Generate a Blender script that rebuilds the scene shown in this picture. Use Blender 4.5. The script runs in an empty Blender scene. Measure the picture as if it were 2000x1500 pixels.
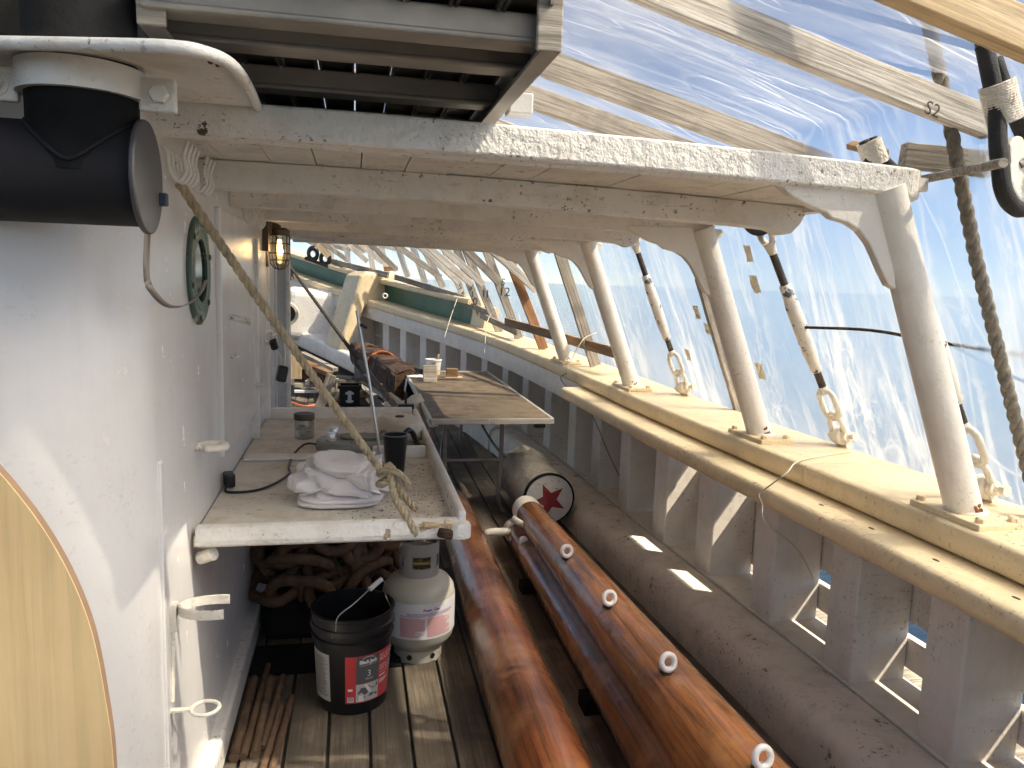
import bpy, bmesh, math, random
from mathutils import Vector, Matrix, noise, Euler
random.seed(7)
SC = bpy.context.scene
COL = SC.collection
PI = math.pi
# ---------------------------------------------------------------- camera
CAM_H = 1.6
CR = Vector((0.97939665, -0.19925428, 0.03286241))
CU = Vector((-0.00546835, 0.13650212, 0.99062469))
CF = Vector((0.20187199, 0.9703942, -0.13260013))
cam_data = bpy.data.cameras.new('camera')
cam_data.sensor_width = 36.0
cam_data.lens = 27.0
cam_data.clip_start = 0.05
cam_data.clip_end = 6000
cam = bpy.data.objects.new('camera', cam_data)
COL.objects.link(cam)
m = Matrix((CR, CU, -CF)).transposed().to_4x4()
m.translation = Vector((0, 0, CAM_H))
cam.matrix_world = m
SC.camera = cam
# ---------------------------------------------------------------- sun, sky, exposure
SUN = Vector((-1.0, 0.43, -1.36)).normalized()
sun_data = bpy.data.lights.new('sun', 'SUN')
sun_data.energy = 5.0
sun_data.angle = math.radians(0.55)
sun_data.color = (1.0, 0.94, 0.84)
sun = bpy.data.objects.new('sun', sun_data)
COL.objects.link(sun)
sun.rotation_euler = SUN.to_track_quat('-Z', 'Y').to_euler()
world = bpy.data.worlds.new('World')
SC.world = world
world.use_nodes = True
wn, wl = world.node_tree.nodes, world.node_tree.links
bg = wn['Background']
sky = wn.new('ShaderNodeTexSky')
sky.sky_type = 'NISHITA'
sky.sun_disc = False
sky.sun_elevation = math.asin(-SUN.z)
sky.sun_rotation = math.atan2(-SUN.x, -SUN.y)
sky.air_density = 0.6
sky.dust_density = 0.0
sky.ozone_density = 3.0
tc = wn.new('ShaderNodeTexCoord')
mp = wn.new('ShaderNodeMapping'); mp.inputs['Scale'].default_value = (1.2, 1.2, 3.5)
nz = wn.new('ShaderNodeTexNoise'); nz.inputs['Scale'].default_value = 2.2; nz.inputs['Detail'].default_value = 7; nz.inputs['Roughness'].default_value = .6; nz.inputs['Distortion'].default_value = .6
rp = wn.new('ShaderNodeValToRGB'); rp.color_ramp.elements[0].position = .45; rp.color_ramp.elements[1].position = .82
rp.color_ramp.elements[0].color = (.05, .05, .05, 1); rp.color_ramp.elements[1].color = (.5, .5, .5, 1)
mx = wn.new('ShaderNodeMixRGB'); mx.inputs[2].default_value = (5.0, 5.3, 5.8, 1)
wl.new(tc.outputs['Generated'], mp.inputs[0]); wl.new(mp.outputs[0], nz.inputs[0]); wl.new(nz.outputs['Fac'], rp.inputs[0])
wl.new(rp.outputs[0], mx.inputs[0]); wl.new(sky.outputs[0], mx.inputs[1]); wl.new(mx.outputs[0], bg.inputs[0])
bg.inputs[1].default_value = 0.108
SC.view_settings.view_transform = 'Standard'
SC.view_settings.look = 'None'
SC.view_settings.exposure = 0.92
SC.view_settings.use_white_balance = True
SC.view_settings.white_balance_temperature = 7500
SC.view_settings.white_balance_tint = 9
SC.view_settings.gamma = 1
SC.view_settings.use_curve_mapping = False
SC.render.engine = 'CYCLES'
SC.cycles.use_denoising = True
SC.cycles.max_bounces = 10
SC.cycles.diffuse_bounces = 6
SC.cycles.transparent_max_bounces = 12
SC.cycles.sample_clamp_indirect = 6
SC.cycles.caustics_reflective = False
SC.cycles.caustics_refractive = True

# ---------------------------------------------------------------- measuring helpers (photo sighting -> point on a known plane)
O0 = Vector((0, 0, CAM_H))
def ray(px, py): return CF + CR * ((px - 1000) / 1500.) - CU * ((py - 750) / 1500.)
def onY(px, py, y): d = ray(px, py); return O0 + d * (y / d.y)
def onX(px, py, x): d = ray(px, py); return O0 + d * (x / d.x)
def onZ(px, py, z): d = ray(px, py); return O0 + d * ((z - CAM_H) / d.z)
def V(*a): return Vector(a)
# ---------------------------------------------------------------- object helpers
def tag(o, label=None, cat=None, group=None, kind=None):
    if label: o['label'] = label
    if cat: o['category'] = cat
    if group: o['group'] = group
    if kind: o['kind'] = kind
    return o
def thing(name, label, cat, loc=(0, 0, 0), rot=(0, 0, 0), group=None):
    o = bpy.data.objects.new(name, None); COL.objects.link(o)
    o.location = loc; o.rotation_euler = rot; o.empty_display_size = .05
    return tag(o, label, cat, group)
def mloc(o): return Matrix.LocRotScale(o.location, o.rotation_euler, o.scale)
def wmat(o): return (wmat(o.parent) @ o.matrix_parent_inverse if o.parent else Matrix()) @ mloc(o)
class MB:
    def __init__(s): s.v = []; s.f = []; s.mi = []; s.m = 0; s.uv = None
    def add(s, verts, faces, M=None):
        b = len(s.v)
        for v in verts:
            v = Vector(v)
            s.v.append(M @ v if M else v)
        for f in faces: s.f.append([b + i for i in f]); s.mi.append(s.m)
        return s
    def box(s, c, d, rot=None, taper=1.0):
        hx, hy, hz = d[0] / 2, d[1] / 2, d[2] / 2
        vs = []
        for z in (-1, 1):
            k = taper if z > 0 else 1
            for x, y in ((-1, -1), (1, -1), (1, 1), (-1, 1)): vs.append((x * hx * k, y * hy * k, z * hz))
        M = Matrix.Translation(Vector(c))
        if rot is not None: M = M @ (rot.to_4x4() if isinstance(rot, Matrix) else Euler(rot).to_matrix().to_4x4())
        return s.add(vs, [(3, 2, 1, 0), (4, 5, 6, 7), (0, 1, 5, 4), (1, 2, 6, 5), (2, 3, 7, 6), (3, 0, 4, 7)], M)
    def tube(s, pts, r, n=10, cap=True, closed=False):
        pts = [Vector(p) for p in pts]; N = len(pts)
        rs = r if isinstance(r, (list, tuple)) else [r] * N
        b = len(s.v); prev = None
        for i, p in enumerate(pts):
            if closed: t = pts[(i + 1) % N] - pts[i - 1]
            else: t = pts[min(i + 1, N - 1)] - pts[max(i - 1, 0)]
            if t.length < 1e-9: t = Vector((0, 0, 1))
            t.normalize()
            if prev is None:
                u = t.orthogonal().normalized()
            else:
                u = prev - t * prev.dot(t)
                u = u.normalized() if u.length > 1e-6 else t.orthogonal().normalized()
            prev = u; w = t.cross(u)
            for k in range(n):
                a = 2 * PI * k / n
                s.v.append(p + (u * math.cos(a) + w * math.sin(a)) * rs[i])
        for i in range(N if closed else N - 1):
            j = (i + 1) % N
            for k in range(n):
                q = (k + 1) % n
                s.f.append([b + i * n + k, b + i * n + q, b + j * n + q, b + j * n + k]); s.mi.append(s.m)
        if cap and not closed:
            s.f.append([b + k for k in range(n)][::-1]); s.mi.append(s.m)
            s.f.append([b + (N - 1) * n + k for k in range(n)]); s.mi.append(s.m)
        return s
    def cyl(s, p0, p1, r, n=20, r1=None): return s.tube([p0, p1], [r, r if r1 is None else r1], n)
    def lathe(s, prof, n=32, M=None, cap=True):
        vs = []; fs = []
        for r, z in prof:
            for k in range(n):
                a = 2 * PI * k / n; vs.append((r * math.cos(a), r * math.sin(a), z))
        for i in range(len(prof) - 1):
            for k in range(n):
                q = (k + 1) % n; fs.append((i * n + k, i * n + q, (i + 1) * n + q, (i + 1) * n + k))
        if cap:
            if prof[0][0] > 1e-6: fs.append(tuple(range(n))[::-1])
            if prof[-1][0] > 1e-6: fs.append(tuple((len(prof) - 1) * n + k for k in range(n)))
        return s.add(vs, fs, M)
    def prism(s, poly, h, M=None, z0=0.0):
        n = len(poly)
        vs = [(x, y, z0) for x, y in poly] + [(x, y, z0 + h) for x, y in poly]
        fs = [tuple(range(n))[::-1], tuple(range(n, 2 * n))]
        for i in range(n):
            j = (i + 1) % n; fs.append((i, j, n + j, n + i))
        return s.add(vs, fs, M)
    def torus(s, R, r, M=None, n=20, k=8, sx=1.0, sy=1.0, arc=2 * PI, a0=0.0):
        full = abs(arc - 2 * PI) < 1e-6
        cnt = n if full else n + 1
        pts = [(R * sx * math.cos(a0 + arc * i / n), R * sy * math.sin(a0 + arc * i / n), 0) for i in range(cnt)]
        b = MB(); b.tube(pts, r, k, closed=full)
        return s.add(b.v, b.f, M)
    def stadium(s, L, W, r, M=None, n=7, k=8):
        R = W / 2; pts = []
        for sgn in (1, -1):
            for i in range(n + 1):
                a = -PI / 2 + PI * i / n
                pts.append((sgn * (L / 2 - R + R * math.cos(a)), sgn * R * math.sin(a), 0))
        b = MB(); b.tube(pts, r, k, closed=True)
        return s.add(b.v, b.f, M)
    def build(s, name, mat, parent=None, smooth=False, bevel=0, world=True, seg=2, auto=None):
        me = bpy.data.meshes.new(name)
        me.from_pydata([tuple(v) for v in s.v], [], s.f)
        mats = mat if isinstance(mat, (list, tuple)) else [mat]
        for q in mats: me.materials.append(q)
        if len(mats) > 1: me.polygons.foreach_set('material_index', s.mi)
        bm = bmesh.new(); bm.from_mesh(me); bmesh.ops.recalc_face_normals(bm, faces=bm.faces); bm.to_mesh(me); bm.free()
        if smooth:
            me.polygons.foreach_set('use_smooth', [True] * len(me.polygons))
            if auto: 
                try: me.set_sharp_from_angle(angle=math.radians(auto))
                except Exception: pass
        me.update()
        o = bpy.data.objects.new(name, me); COL.objects.link(o)
        if parent:
            o.parent = parent
            if world: o.matrix_parent_inverse = wmat(parent).inverted()
        if bevel:
            b = o.modifiers.new('bevel', 'BEVEL'); b.width = bevel; b.segments = seg; b.limit_method = 'ANGLE'; b.angle_limit = math.radians(40)
            b.harden_normals = False
        return o
def copy_tree(root, loc, rot, label, group=None):
    r = root.copy(); COL.objects.link(r); r.location = loc; r.rotation_euler = rot; r['label'] = label
    if group: r['group'] = group
    for ch in list(root.children):
        c = ch.copy(); COL.objects.link(c); c.parent = r
        for g in list(ch.children):
            d = g.copy(); COL.objects.link(d); d.parent = c
    return r
def catmull(pts, n=8):
    pts = [Vector(p) for p in pts]; P = [pts[0] * 2 - pts[1]] + pts + [pts[-1] * 2 - pts[-2]]; out = []
    for i in range(1, len(P) - 2):
        a, b, c, d = P[i - 1], P[i], P[i + 1], P[i + 2]
        for k in range(n):
            t = k / n
            out.append(.5 * ((2 * b) + (c - a) * t + (2 * a - 5 * b + 4 * c - d) * t * t + (3 * b - a - 3 * c + d) * t ** 3))
    out.append(pts[-1]); return out
def rope_mesh(b, path, R, pitch, nst=3, step=None, k=6):
    # laid rope: strands twisted about the path
    path = [Vector(p) for p in path]
    L = [0]
    for i in range(1, len(path)): L.append(L[-1] + (path[i] - path[i - 1]).length)
    step = step or pitch / 9
    n = max(4, int(L[-1] / step)); j = 0; prev = None; cen = []; fr = []
    for i in range(n + 1):
        s = L[-1] * i / n
        while j < len(L) - 2 and L[j + 1] < s: j += 1
        t = (s - L[j]) / max(L[j + 1] - L[j], 1e-9)
        p = path[j].lerp(path[j + 1], t)
        a = path[max(j - 1, 0)]; c = path[min(j + 2, len(path) - 1)]
        d = (path[j + 1] - path[j]).lerp(c - a, .5).normalized()
        u = d.orthogonal().normalized() if prev is None else (prev - d * prev.dot(d)).normalized()
        prev = u; cen.append((p, u, d.cross(u), s))
    for q in range(nst):
        pts = []
        for p, u, w, s in cen:
            a = 2 * PI * (s / pitch + q / nst)
            pts.append(p + (u * math.cos(a) + w * math.sin(a)) * R * .5)
        b.tube(pts, R * .56, k)
    return b
def text_mb(body, size, fn, align='CENTER', ext=0.0, font_bold=0.0, spacing=1.0):
    cu = bpy.data.curves.new('t', 'FONT'); cu.body = body; cu.size = size; cu.align_x = align; cu.offset = font_bold
    cu.space_character = spacing; cu.resolution_u = 3
    o = bpy.data.objects.new('t', cu); COL.objects.link(o)
    dg = bpy.context.evaluated_depsgraph_get(); dg.update()
    me = bpy.data.meshes.new_from_object(o.evaluated_get(dg))
    b = MB(); b.add([fn(v.co.x, v.co.y) for v in me.vertices], [list(p.vertices) for p in me.polygons])
    bpy.data.objects.remove(o); bpy.data.curves.remove(cu); bpy.data.meshes.remove(me)
    return b
# ---------------------------------------------------------------- materials
class NT:
    def __init__(s, name):
        s.mat = bpy.data.materials.new(name); s.mat.use_nodes = True
        s.n = s.mat.node_tree.nodes; s.l = s.mat.node_tree.links; s.p = s.n['Principled BSDF']
        s.tc = s.n.new('ShaderNodeTexCoord')
    def mapping(s, scale=(1, 1, 1), src='Object', rnd=False, rot=(0, 0, 0)):
        m = s.n.new('ShaderNodeMapping'); m.inputs['Scale'].default_value = scale; m.inputs['Rotation'].default_value = rot
        s.l.new(s.tc.outputs[src], m.inputs[0])
        if rnd:
            oi = s.n.new('ShaderNodeObjectInfo'); mm = s.n.new('ShaderNodeVectorMath'); mm.operation = 'MULTIPLY_ADD'
            cx = s.n.new('ShaderNodeCombineXYZ')
            for i in range(3): s.l.new(oi.outputs['Random'], cx.inputs[i])
            mm.inputs[1].default_value = (37, 53, 71); s.l.new(cx.outputs[0], mm.inputs[0]); s.l.new(m.outputs[0], mm.inputs[2])
            return mm.outputs[0]
        return m.outputs[0]
    def noise(s, vec, scale, detail=4, rough=.55, dist=0.0):
        q = s.n.new('ShaderNodeTexNoise'); q.inputs['Scale'].default_value = scale; q.inputs['Detail'].default_value = detail
        q.inputs['Roughness'].default_value = rough; q.inputs['Distortion'].default_value = dist
        s.l.new(vec, q.inputs['Vector']); return q.outputs['Fac']
    def ramp(s, fac, stops):
        r = s.n.new('ShaderNodeValToRGB'); e = r.color_ramp.elements
        while len(e) < len(stops): e.new(.5)
        for i, (p, c) in enumerate(stops):
            e[i].position = p; e[i].color = (c[0], c[1], c[2], 1) if isinstance(c, (tuple, list)) else (c, c, c, 1)
        s.l.new(fac, r.inputs[0]); return r.outputs[0]
    def mix(s, fac, a, b, mode='MIX'):
        q = s.n.new('ShaderNodeMixRGB'); q.blend_type = mode
        for i, x in ((0, fac), (1, a), (2, b)):
            if isinstance(x, (int, float)): q.inputs[i].default_value = x if i == 0 else (x, x, x, 1)
            elif isinstance(x, (tuple, list)): q.inputs[i].default_value = (x[0], x[1], x[2], 1)
            else: s.l.new(x, q.inputs[i])
        return q.outputs[0]
    def math(s, op, a, b=0.0):
        q = s.n.new('ShaderNodeMath'); q.operation = op
        for i, x in ((0, a), (1, b)):
            if isinstance(x, (int, float)): q.inputs[i].default_value = x
            else: s.l.new(x, q.inputs[i])
        return q.outputs[0]
    def bump(s, h, strength=.3, dist=.01, prev=None):
        q = s.n.new('ShaderNodeBump'); q.inputs['Strength'].default_value = strength; q.inputs['Distance'].default_value = dist
        s.l.new(h, q.inputs['Height'])
        if prev: s.l.new(prev, q.inputs['Normal'])
        return q.outputs[0]
    def out(s, col=None, rough=.5, normal=None, metal=0.0, spec=.5, coat=0.0, coat_rough=.08):
        p = s.p
        for k, x in (('Base Color', col), ('Roughness', rough), ('Normal', normal), ('Metallic', metal), ('Specular IOR Level', spec), ('Coat Weight', coat), ('Coat Roughness', coat_rough)):
            if x is None: continue
            if isinstance(x, (int, float)): p.inputs[k].default_value = x
            elif isinstance(x, (tuple, list)): p.inputs[k].default_value = (x[0], x[1], x[2], 1)
            else: s.l.new(x, p.inputs[k])
        return s.mat
def plain(name, col, rough=.5, metal=0.0, spec=.5, var=.12, bump=0.0, scale=8, coat=0.0):
    t = NT(name); v = t.mapping(rnd=True)
    n = t.noise(v, scale, 5)
    c = t.ramp(n, [(.3, [x * (1 - var) for x in col]), (.7, [min(1, x * (1 + var)) for x in col])])
    nn = None
    if bump: nn = t.bump(t.noise(v, scale * 9, 4), bump, .004)
    return t.out(c, rough, nn, metal, spec, coat)
def paint(name, col, dirt=(.16, .11, .07), amount=.5, rough=.45, lump=.25, lump_scale=28, speck=1.0, stain=(.42, .33, .22), chips=None, streak=0.0, rmin=None):
    t = NT(name); v = t.mapping()
    big = t.noise(v, 1.7, 5, .6); med = t.noise(v, 9, 6, .65); fine = t.noise(v, 90, 3, .6)
    c = t.ramp(big, [(.3, [x * .93 for x in col]), (.7, [min(1, x * 1.05) for x in col])])
    st = t.ramp(med, [(.47, 0), (.66, 1)])
    c = t.mix(t.math('MULTIPLY', st, min(.8, .40 * amount)), c, stain)
    if streak:
        sv = t.mapping((9, 9, .7)); sk = t.ramp(t.noise(sv, 2.2, 6, .7), [(.50, 0), (.70, 1)])
        c = t.mix(t.math('MULTIPLY', sk, streak), c, stain)
    sp = t.ramp(t.noise(t.mapping((1, 1, 1)), 58, 4, .7), [(.60, 0), (.645, 1)])
    cl = t.ramp(t.noise(v, 4.1, 4), [(.47, .0), (.60, 1)])
    c = t.mix(t.math('MULTIPLY', t.math('MULTIPLY', sp, cl), min(.9, .75 * speck)), c, dirt)
    ln = t.ramp(t.noise(t.mapping((.16, 1, 1)), 75, 3, .6), [(.61, 0), (.66, 1)])
    c = t.mix(t.math('MULTIPLY', t.math('MULTIPLY', ln, cl), min(.7, .45 * amount)), c, dirt)
    if chips:
        ch = t.ramp(t.noise(v, chips[1], 6, .7), [(chips[2] - (.085 if chips[2] > .6 else 0), 0), (chips[2] + .015 - (.085 if chips[2] > .6 else 0), 1)])
        c = t.mix(ch, c, chips[0])
    h = t.math('ADD', t.math('MULTIPLY', t.noise(v, lump_scale, 4, .6), 1.0), t.math('MULTIPLY', fine, .25))
    nn = t.bump(h, lump, .012)
    r = t.ramp(med, [(.3, rough * .8), (.75, min(1, rough * 1.35))])
    return t.out(c, r, nn)
def wood(name, c1, c2, axis='X', scale=1.0, rough=.7, coat=0.0, dark=.5, knots=True, grain=1.0, bump=.35, coords='Object', patch=None, rnd=True, cr=.06, streaks=1.0):
    t = NT(name)
    st = {'X': (.12, 1, 1), 'Y': (1, .12, 1), 'Z': (1, 1, .12)}[axis]
    v = t.mapping([q * scale for q in st], coords, rnd)
    fs = {'X': (.03, 1, 1), 'Y': (1, .03, 1), 'Z': (1, 1, .03)}[axis]
    vf = t.mapping([q * scale for q in fs], coords, rnd)
    a = t.noise(v, 14, 7, .62, .7)
    f = t.noise(vf, 110, 5, .7, .4)
    c = t.ramp(a, [(.28, c1), (.5, [(x + y) / 2 for x, y in zip(c1, c2)]), (.72, c2)])
    fl = t.ramp(f, [(.38, 1 - .62 * grain), (.56, 1)])
    c = t.mix(1.0, c, fl, 'MULTIPLY')
    lo = t.ramp(t.noise(t.mapping((1, 1, 1), coords, rnd), 3.0 * scale, 4), [(.35, .78), (.65, 1.12)])
    c = t.mix(1.0, c, lo, 'MULTIPLY')
    if streaks:
        sk = t.ramp(t.noise(vf, 26, 4, .6, 1.2), [(.55, 0), (.64, 1)])
        c = t.mix(t.math('MULTIPLY', sk, dark * streaks), c, [x * .3 for x in c1])
    if knots:
        vo = t.n.new('ShaderNodeTexVoronoi'); vo.inputs['Scale'].default_value = 2.6
        kv = t.mapping([q * 1.6 * scale for q in ({'X': (.45, 1.3, 1.3), 'Y': (1.3, .45, 1.3), 'Z': (1.3, 1.3, .45)}[axis])], coords, rnd)
        t.l.new(kv, vo.inputs['Vector'])
        kn = t.ramp(vo.outputs['Distance'], [(.035, 1), (.11, 0)])
        c = t.mix(t.math('MULTIPLY', kn, .75), c, [x * .28 for x in c1])
    if patch:
        pm = t.ramp(t.noise(t.mapping((1, 1, 1), coords, rnd), patch[1], 5, .6), [(patch[2] - .05, 0), (patch[2] + .06, 1)])
        c = t.mix(t.math('MULTIPLY', pm, patch[3]), c, patch[0])
    nn = t.bump(t.math('ADD', f, t.math('MULTIPLY', a, .6)), bump, .006)
    if coat:
        cw = t.noise(t.mapping((1, 1, 1), coords, rnd), 17, 4, .6)
        cn = t.bump(cw, .5, .014)
        t.l.new(cn, t.p.inputs['Coat Normal'])
    return t.out(c, rough, nn, 0, .4, coat, cr)
def rusty(name, c1, c2, scale=18, rough=.85, bump=.6, third=None, metal=.1):
    t = NT(name); v = t.mapping(rnd=True)
    a = t.noise(v, scale, 7, .68, .4)
    st = [(.3, c1), (.68, c2)]
    if third: st.append((.76, third))
    c = t.ramp(a, st)
    b = t.noise(v, scale * 5, 4, .6)
    return t.out(c, rough, t.bump(b, bump, .006), metal, .3)

M = {}
M['white'] = paint('cream white paint', (.81, .77, .71), amount=.5, rough=.42, lump=.16)
M['white_beam'] = paint('roof white paint', (.80, .765, .71), amount=.75, rough=.5, lump=.3, lump_scale=40, speck=1.3, chips=((.13, .09, .06), 14, .745))
M['fascia'] = paint('thick bumpy white paint', (.81, .775, .72), amount=.5, rough=.4, lump=.6, lump_scale=42, speck=1.2, chips=((.10, .075, .05), 17, .735))
M['wall'] = paint('house white enamel', (.77, .745, .72), amount=.22, rough=.22, lump=.02, lump_scale=5, speck=.18, streak=.10, stain=(.55, .44, .33))
M['grey_white'] = paint('grey white paint', (.62, .61, .60), amount=.3, rough=.4, lump=.1)
M['pillar'] = paint('pillar white paint', (.82, .77, .69), amount=.4, rough=.36, lump=.2, lump_scale=60, speck=.5)
M['bulwark'] = paint('bulwark white paint', (.74, .69, .63), amount=.5, rough=.5, lump=.2, lump_scale=20, speck=.8, streak=.18)
M['waterway'] = paint('worn cream deck paint', (.78, .715, .63), amount=.8, rough=.65, lump=.5, lump_scale=26, speck=2.0, stain=(.38, .31, .24), chips=((.27, .21, .155), 9, .722))
M['yellow'] = paint('yellow cream paint', (.76, .605, .385), amount=.75, rough=.42, lump=.4, lump_scale=16, speck=1.1, stain=(.56, .42, .22))
M['shelf'] = paint('dirty cream shelf paint', (.72, .665, .57), amount=1.0, rough=.55, lump=.25, lump_scale=30, speck=2.2, stain=(.34, .26, .17), chips=((.2, .14, .09), 22, .735))
M['shelf_trim'] = paint('flaking white trim paint', (.82, .78, .71), amount=.6, rough=.5, lump=.5, lump_scale=45, speck=.8, chips=((.32, .24, .15), 12, .73))
M['shade'] = plain('dark bronze', (.10, .075, .05), .5, .6, bump=.3)
M['fitting'] = paint('white painted iron', (.80, .75, .65), amount=.5, rough=.45, lump=.35, lump_scale=60, speck=.7, chips=((.30, .13, .05), 26, .74))
M['fitting_worn'] = paint('chipped white iron', (.78, .73, .65), amount=.6, rough=.45, lump=.3, lump_scale=60, chips=((.10, .11, .12), 22, .565))
M['thread'] = plain('black brown threaded rod', (.06, .045, .035), .6, .3, var=.3, bump=.5, scale=30)
M['rust'] = rusty('rust', (.05, .022, .012), (.20, .085, .035), 20)
M['rust_patch'] = rusty('rust blister', (.10, .03, .012), (.36, .15, .05), 60, .9)
M['rods'] = rusty('rusty rods', (.075, .042, .028), (.20, .125, .075), 14, third=(.34, .30, .24))
M['chain'] = rusty('old chain iron', (.075, .045, .03), (.21, .12, .072), 12, .9, .6)
M['black_pipe'] = plain('black pipe paint', (.013, .012, .014), .75, spec=.3, var=.3, bump=.05, scale=3)
M['grey_flange'] = plain('dark grey flange face', (.055, .052, .051), .5, var=.12)
M['blue_bolt'] = plain('dark blue plastic', (.012, .016, .035), .5)
M['black'] = plain('black plastic', (.012, .012, .013), .33, var=.3, bump=.08, scale=12)
M['black_dull'] = plain('black dull stuff', (.010, .010, .010), .9, spec=.2, var=.4, bump=.3)
M['black_rope'] = plain('tarred black serving', (.018, .017, .017), .7, var=.4, bump=1.0, scale=40)
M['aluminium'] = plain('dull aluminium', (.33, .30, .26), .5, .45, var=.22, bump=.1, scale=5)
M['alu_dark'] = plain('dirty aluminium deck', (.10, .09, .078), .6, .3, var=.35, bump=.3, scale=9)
M['green_rim'] = paint('green painted bronze', (.03, .085, .055), amount=.3, rough=.4, lump=.2, chips=((.40, .36, .28), 16, .69))
M['green'] = paint('dark green paint', (.022, .105, .055), amount=.25, rough=.4, lump=.15, speck=.3, stain=(.05, .12, .07))
M['steel'] = plain('stainless steel', (.55, .54, .52), .3, .9, var=.08)
M['leg_steel'] = rusty('grey table leg', (.20, .185, .17), (.34, .31, .28), 9, .5, .2, third=(.22, .11, .05), metal=.4)
M['silver'] = plain('silver knob', (.7, .68, .64), .28, .8, var=.08)
M['appliance'] = plain('grey moulded plastic', (.24, .235, .20), .45, var=.12)
M['appliance_dark'] = plain('dull olive tray', (.15, .135, .085), .5, var=.2)
M['tank'] = plain('beige tank enamel', (.47, .44, .36), .33, var=.05, scale=4)
M['collar'] = plain('grey tank collar', (.30, .30, .275), .4, var=.06)
M['oval'] = paint('cream painted tin', (.66, .60, .48), amount=.4, rough=.45, lump=.1, speck=.8)
M['brass'] = plain('brass', (.42, .30, .12), .35, .8)
M['label_white'] = plain('white label', (.72, .70, .68), .5, var=.03)
M['label_red'] = plain('red label', (.52, .045, .05), .45, var=.05)
M['label_grey'] = plain('charcoal label', (.085, .085, .09), .45, var=.05)
M['label_blue'] = plain('blue label', (.03, .05, .22), .45, var=.05)
M['print_red'] = plain('red print', (.62, .20, .20), .5, var=.05)
M['print_blue'] = plain('blue print', (.05, .06, .28), .5, var=.05)
M['print_grey'] = plain('grey print', (.45, .44, .41), .5, var=.1)
M['print_dark'] = plain('dark print', (.10, .095, .09), .5, var=.1)
M['ink'] = plain('black marker', (.03, .026, .024), .8)
M['string'] = plain('cotton twine', (.62, .55, .43), .9, var=.12)
M['string_dark'] = plain('grey twine', (.16, .13, .10), .9)
M['orange'] = plain('orange cord', (.85, .20, .05), .5, var=.06)
M['red_star'] = paint('red star paint', (.24, .018, .022), amount=.6, rough=.5, lump=.3, speck=.3, stain=(.5, .35, .33), dirt=(.55, .48, .45))
M['disc_white'] = paint('cracked white end paint', (.60, .575, .545), amount=.6, rough=.5, lump=.4, chips=((.07, .06, .05), 13, .70))
M['canvas'] = paint('old canvas', (.47, .42, .34), amount=1.0, rough=.9, lump=.9, lump_scale=24, stain=(.17, .13, .08), speck=1.2)
M['ring_white'] = plain('white nylon', (.78, .74, .70), .35, var=.06)
M['paper'] = plain('white paper', (.80, .79, .77), .7, var=.03)
M['tape'] = plain('yellowed tape', (.80, .74, .58), .35, var=.12, bump=.5, scale=20)
M['caulk'] = plain('black deck caulk', (.04, .036, .03), .7, var=.4)
M['deck'] = wood('worn deck pine', (.165, .13, .092), (.29, .235, .17), 'Y', 1.0, .72, dark=.35, knots=True, grain=.6, bump=.3, coords='Object', patch=((.07, .056, .042), 2.4, .47, .65))
M['pine_old'] = wood('sun bleached pine', (.66, .58, .48), (.86, .80, .71), 'X', 1.0, .8, dark=.45, grain=.8, bump=.5, patch=((.30, .24, .18), 6, .6, .5))
M['pine_grey'] = wood('weathered grey board', (.33, .285, .23), (.52, .46, .385), 'X', 1.0, .85, dark=.5, grain=.8, bump=.5, patch=((.17, .15, .13), 5, .58, .6))
M['pine_new'] = wood('newer yellow pine', (.62, .44, .24), (.78, .60, .38), 'X', 1.0, .7, dark=.3, grain=.5, bump=.3)
M['cedar'] = wood('orange brown board', (.36, .17, .075), (.52, .28, .14), 'X', 1.0, .75, dark=.4, grain=.6, bump=.35)
M['brown_lath'] = wood('brown lath', (.22, .125, .06), (.36, .23, .13), 'X', 1.0, .75, dark=.4, grain=.7, bump=.4)
M['spar'] = wood('varnished spar', (.10, .028, .010), (.33, .098, .027), 'Y', 1.0, .42, coat=1.0, dark=.6, grain=.6, bump=.12, patch=((.36, .17, .075), 2.6, .55, .55), cr=.06)
M['spar_gold'] = wood('golden varnished spar', (.15, .045, .013), (.42, .155, .042), 'Y', 1.0, .42, coat=1.0, dark=.65, grain=.75, bump=.14, patch=((.42, .23, .10), 2.2, .58, .5), cr=.06)
M['spar_end'] = plain('grey spar end', (.33, .29, .25), .7)
M['ply'] = wood('birch plywood', (.62, .42, .20), (.76, .56, .30), 'Z', .7, .5, dark=.12, knots=False, grain=.22, bump=.06, streaks=.6)
M['ply_edge'] = plain('dark ply edge', (.20, .12, .07), .7)
M['rotten'] = wood('rotten timber', (.05, .027, .016), (.17, .09, .048), 'X', 1.4, .9, dark=.7, grain=1.0, bump=1.0, patch=((.015, .01, .008), 7, .55, .8))
M['table_top'] = paint('stained brown table top', (.155, .112, .068), amount=1.6, rough=.62, lump=.15, lump_scale=30, speck=2.0, stain=(.04, .03, .022), dirt=(.03, .024, .018))
M['table_edge'] = plain('pale table edging', (.45, .42, .36), .5, var=.12)
M['manila'] = plain('manila rope', (.43, .345, .225), .9, var=.25, bump=.7, scale=40)
M['manila_grey'] = plain('weathered rope', (.17, .14, .105), .95, var=.3, bump=.7, scale=40)
M['rope_dark'] = plain('dark tarred rope', (.05, .036, .026), .95, var=.3, bump=.7, scale=40)
M['rope_grey'] = plain('hairy grey rope', (.21, .185, .15), .95, var=.35, bump=1.0, scale=60)
M['strap'] = plain('grey webbing strap', (.30, .25, .21), .8, var=.2)
M['seizing'] = paint('white painted seizing', (.74, .68, .58), amount=.8, rough=.6, lump=1.0, lump_scale=80, chips=((.30, .20, .12), 20, .70))
M['dark_glass'] = plain('dark port glass', (.008, .02, .016), .08, var=.2)
M['cup'] = plain('black cup', (.013, .013, .015), .3, var=.1)
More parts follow.
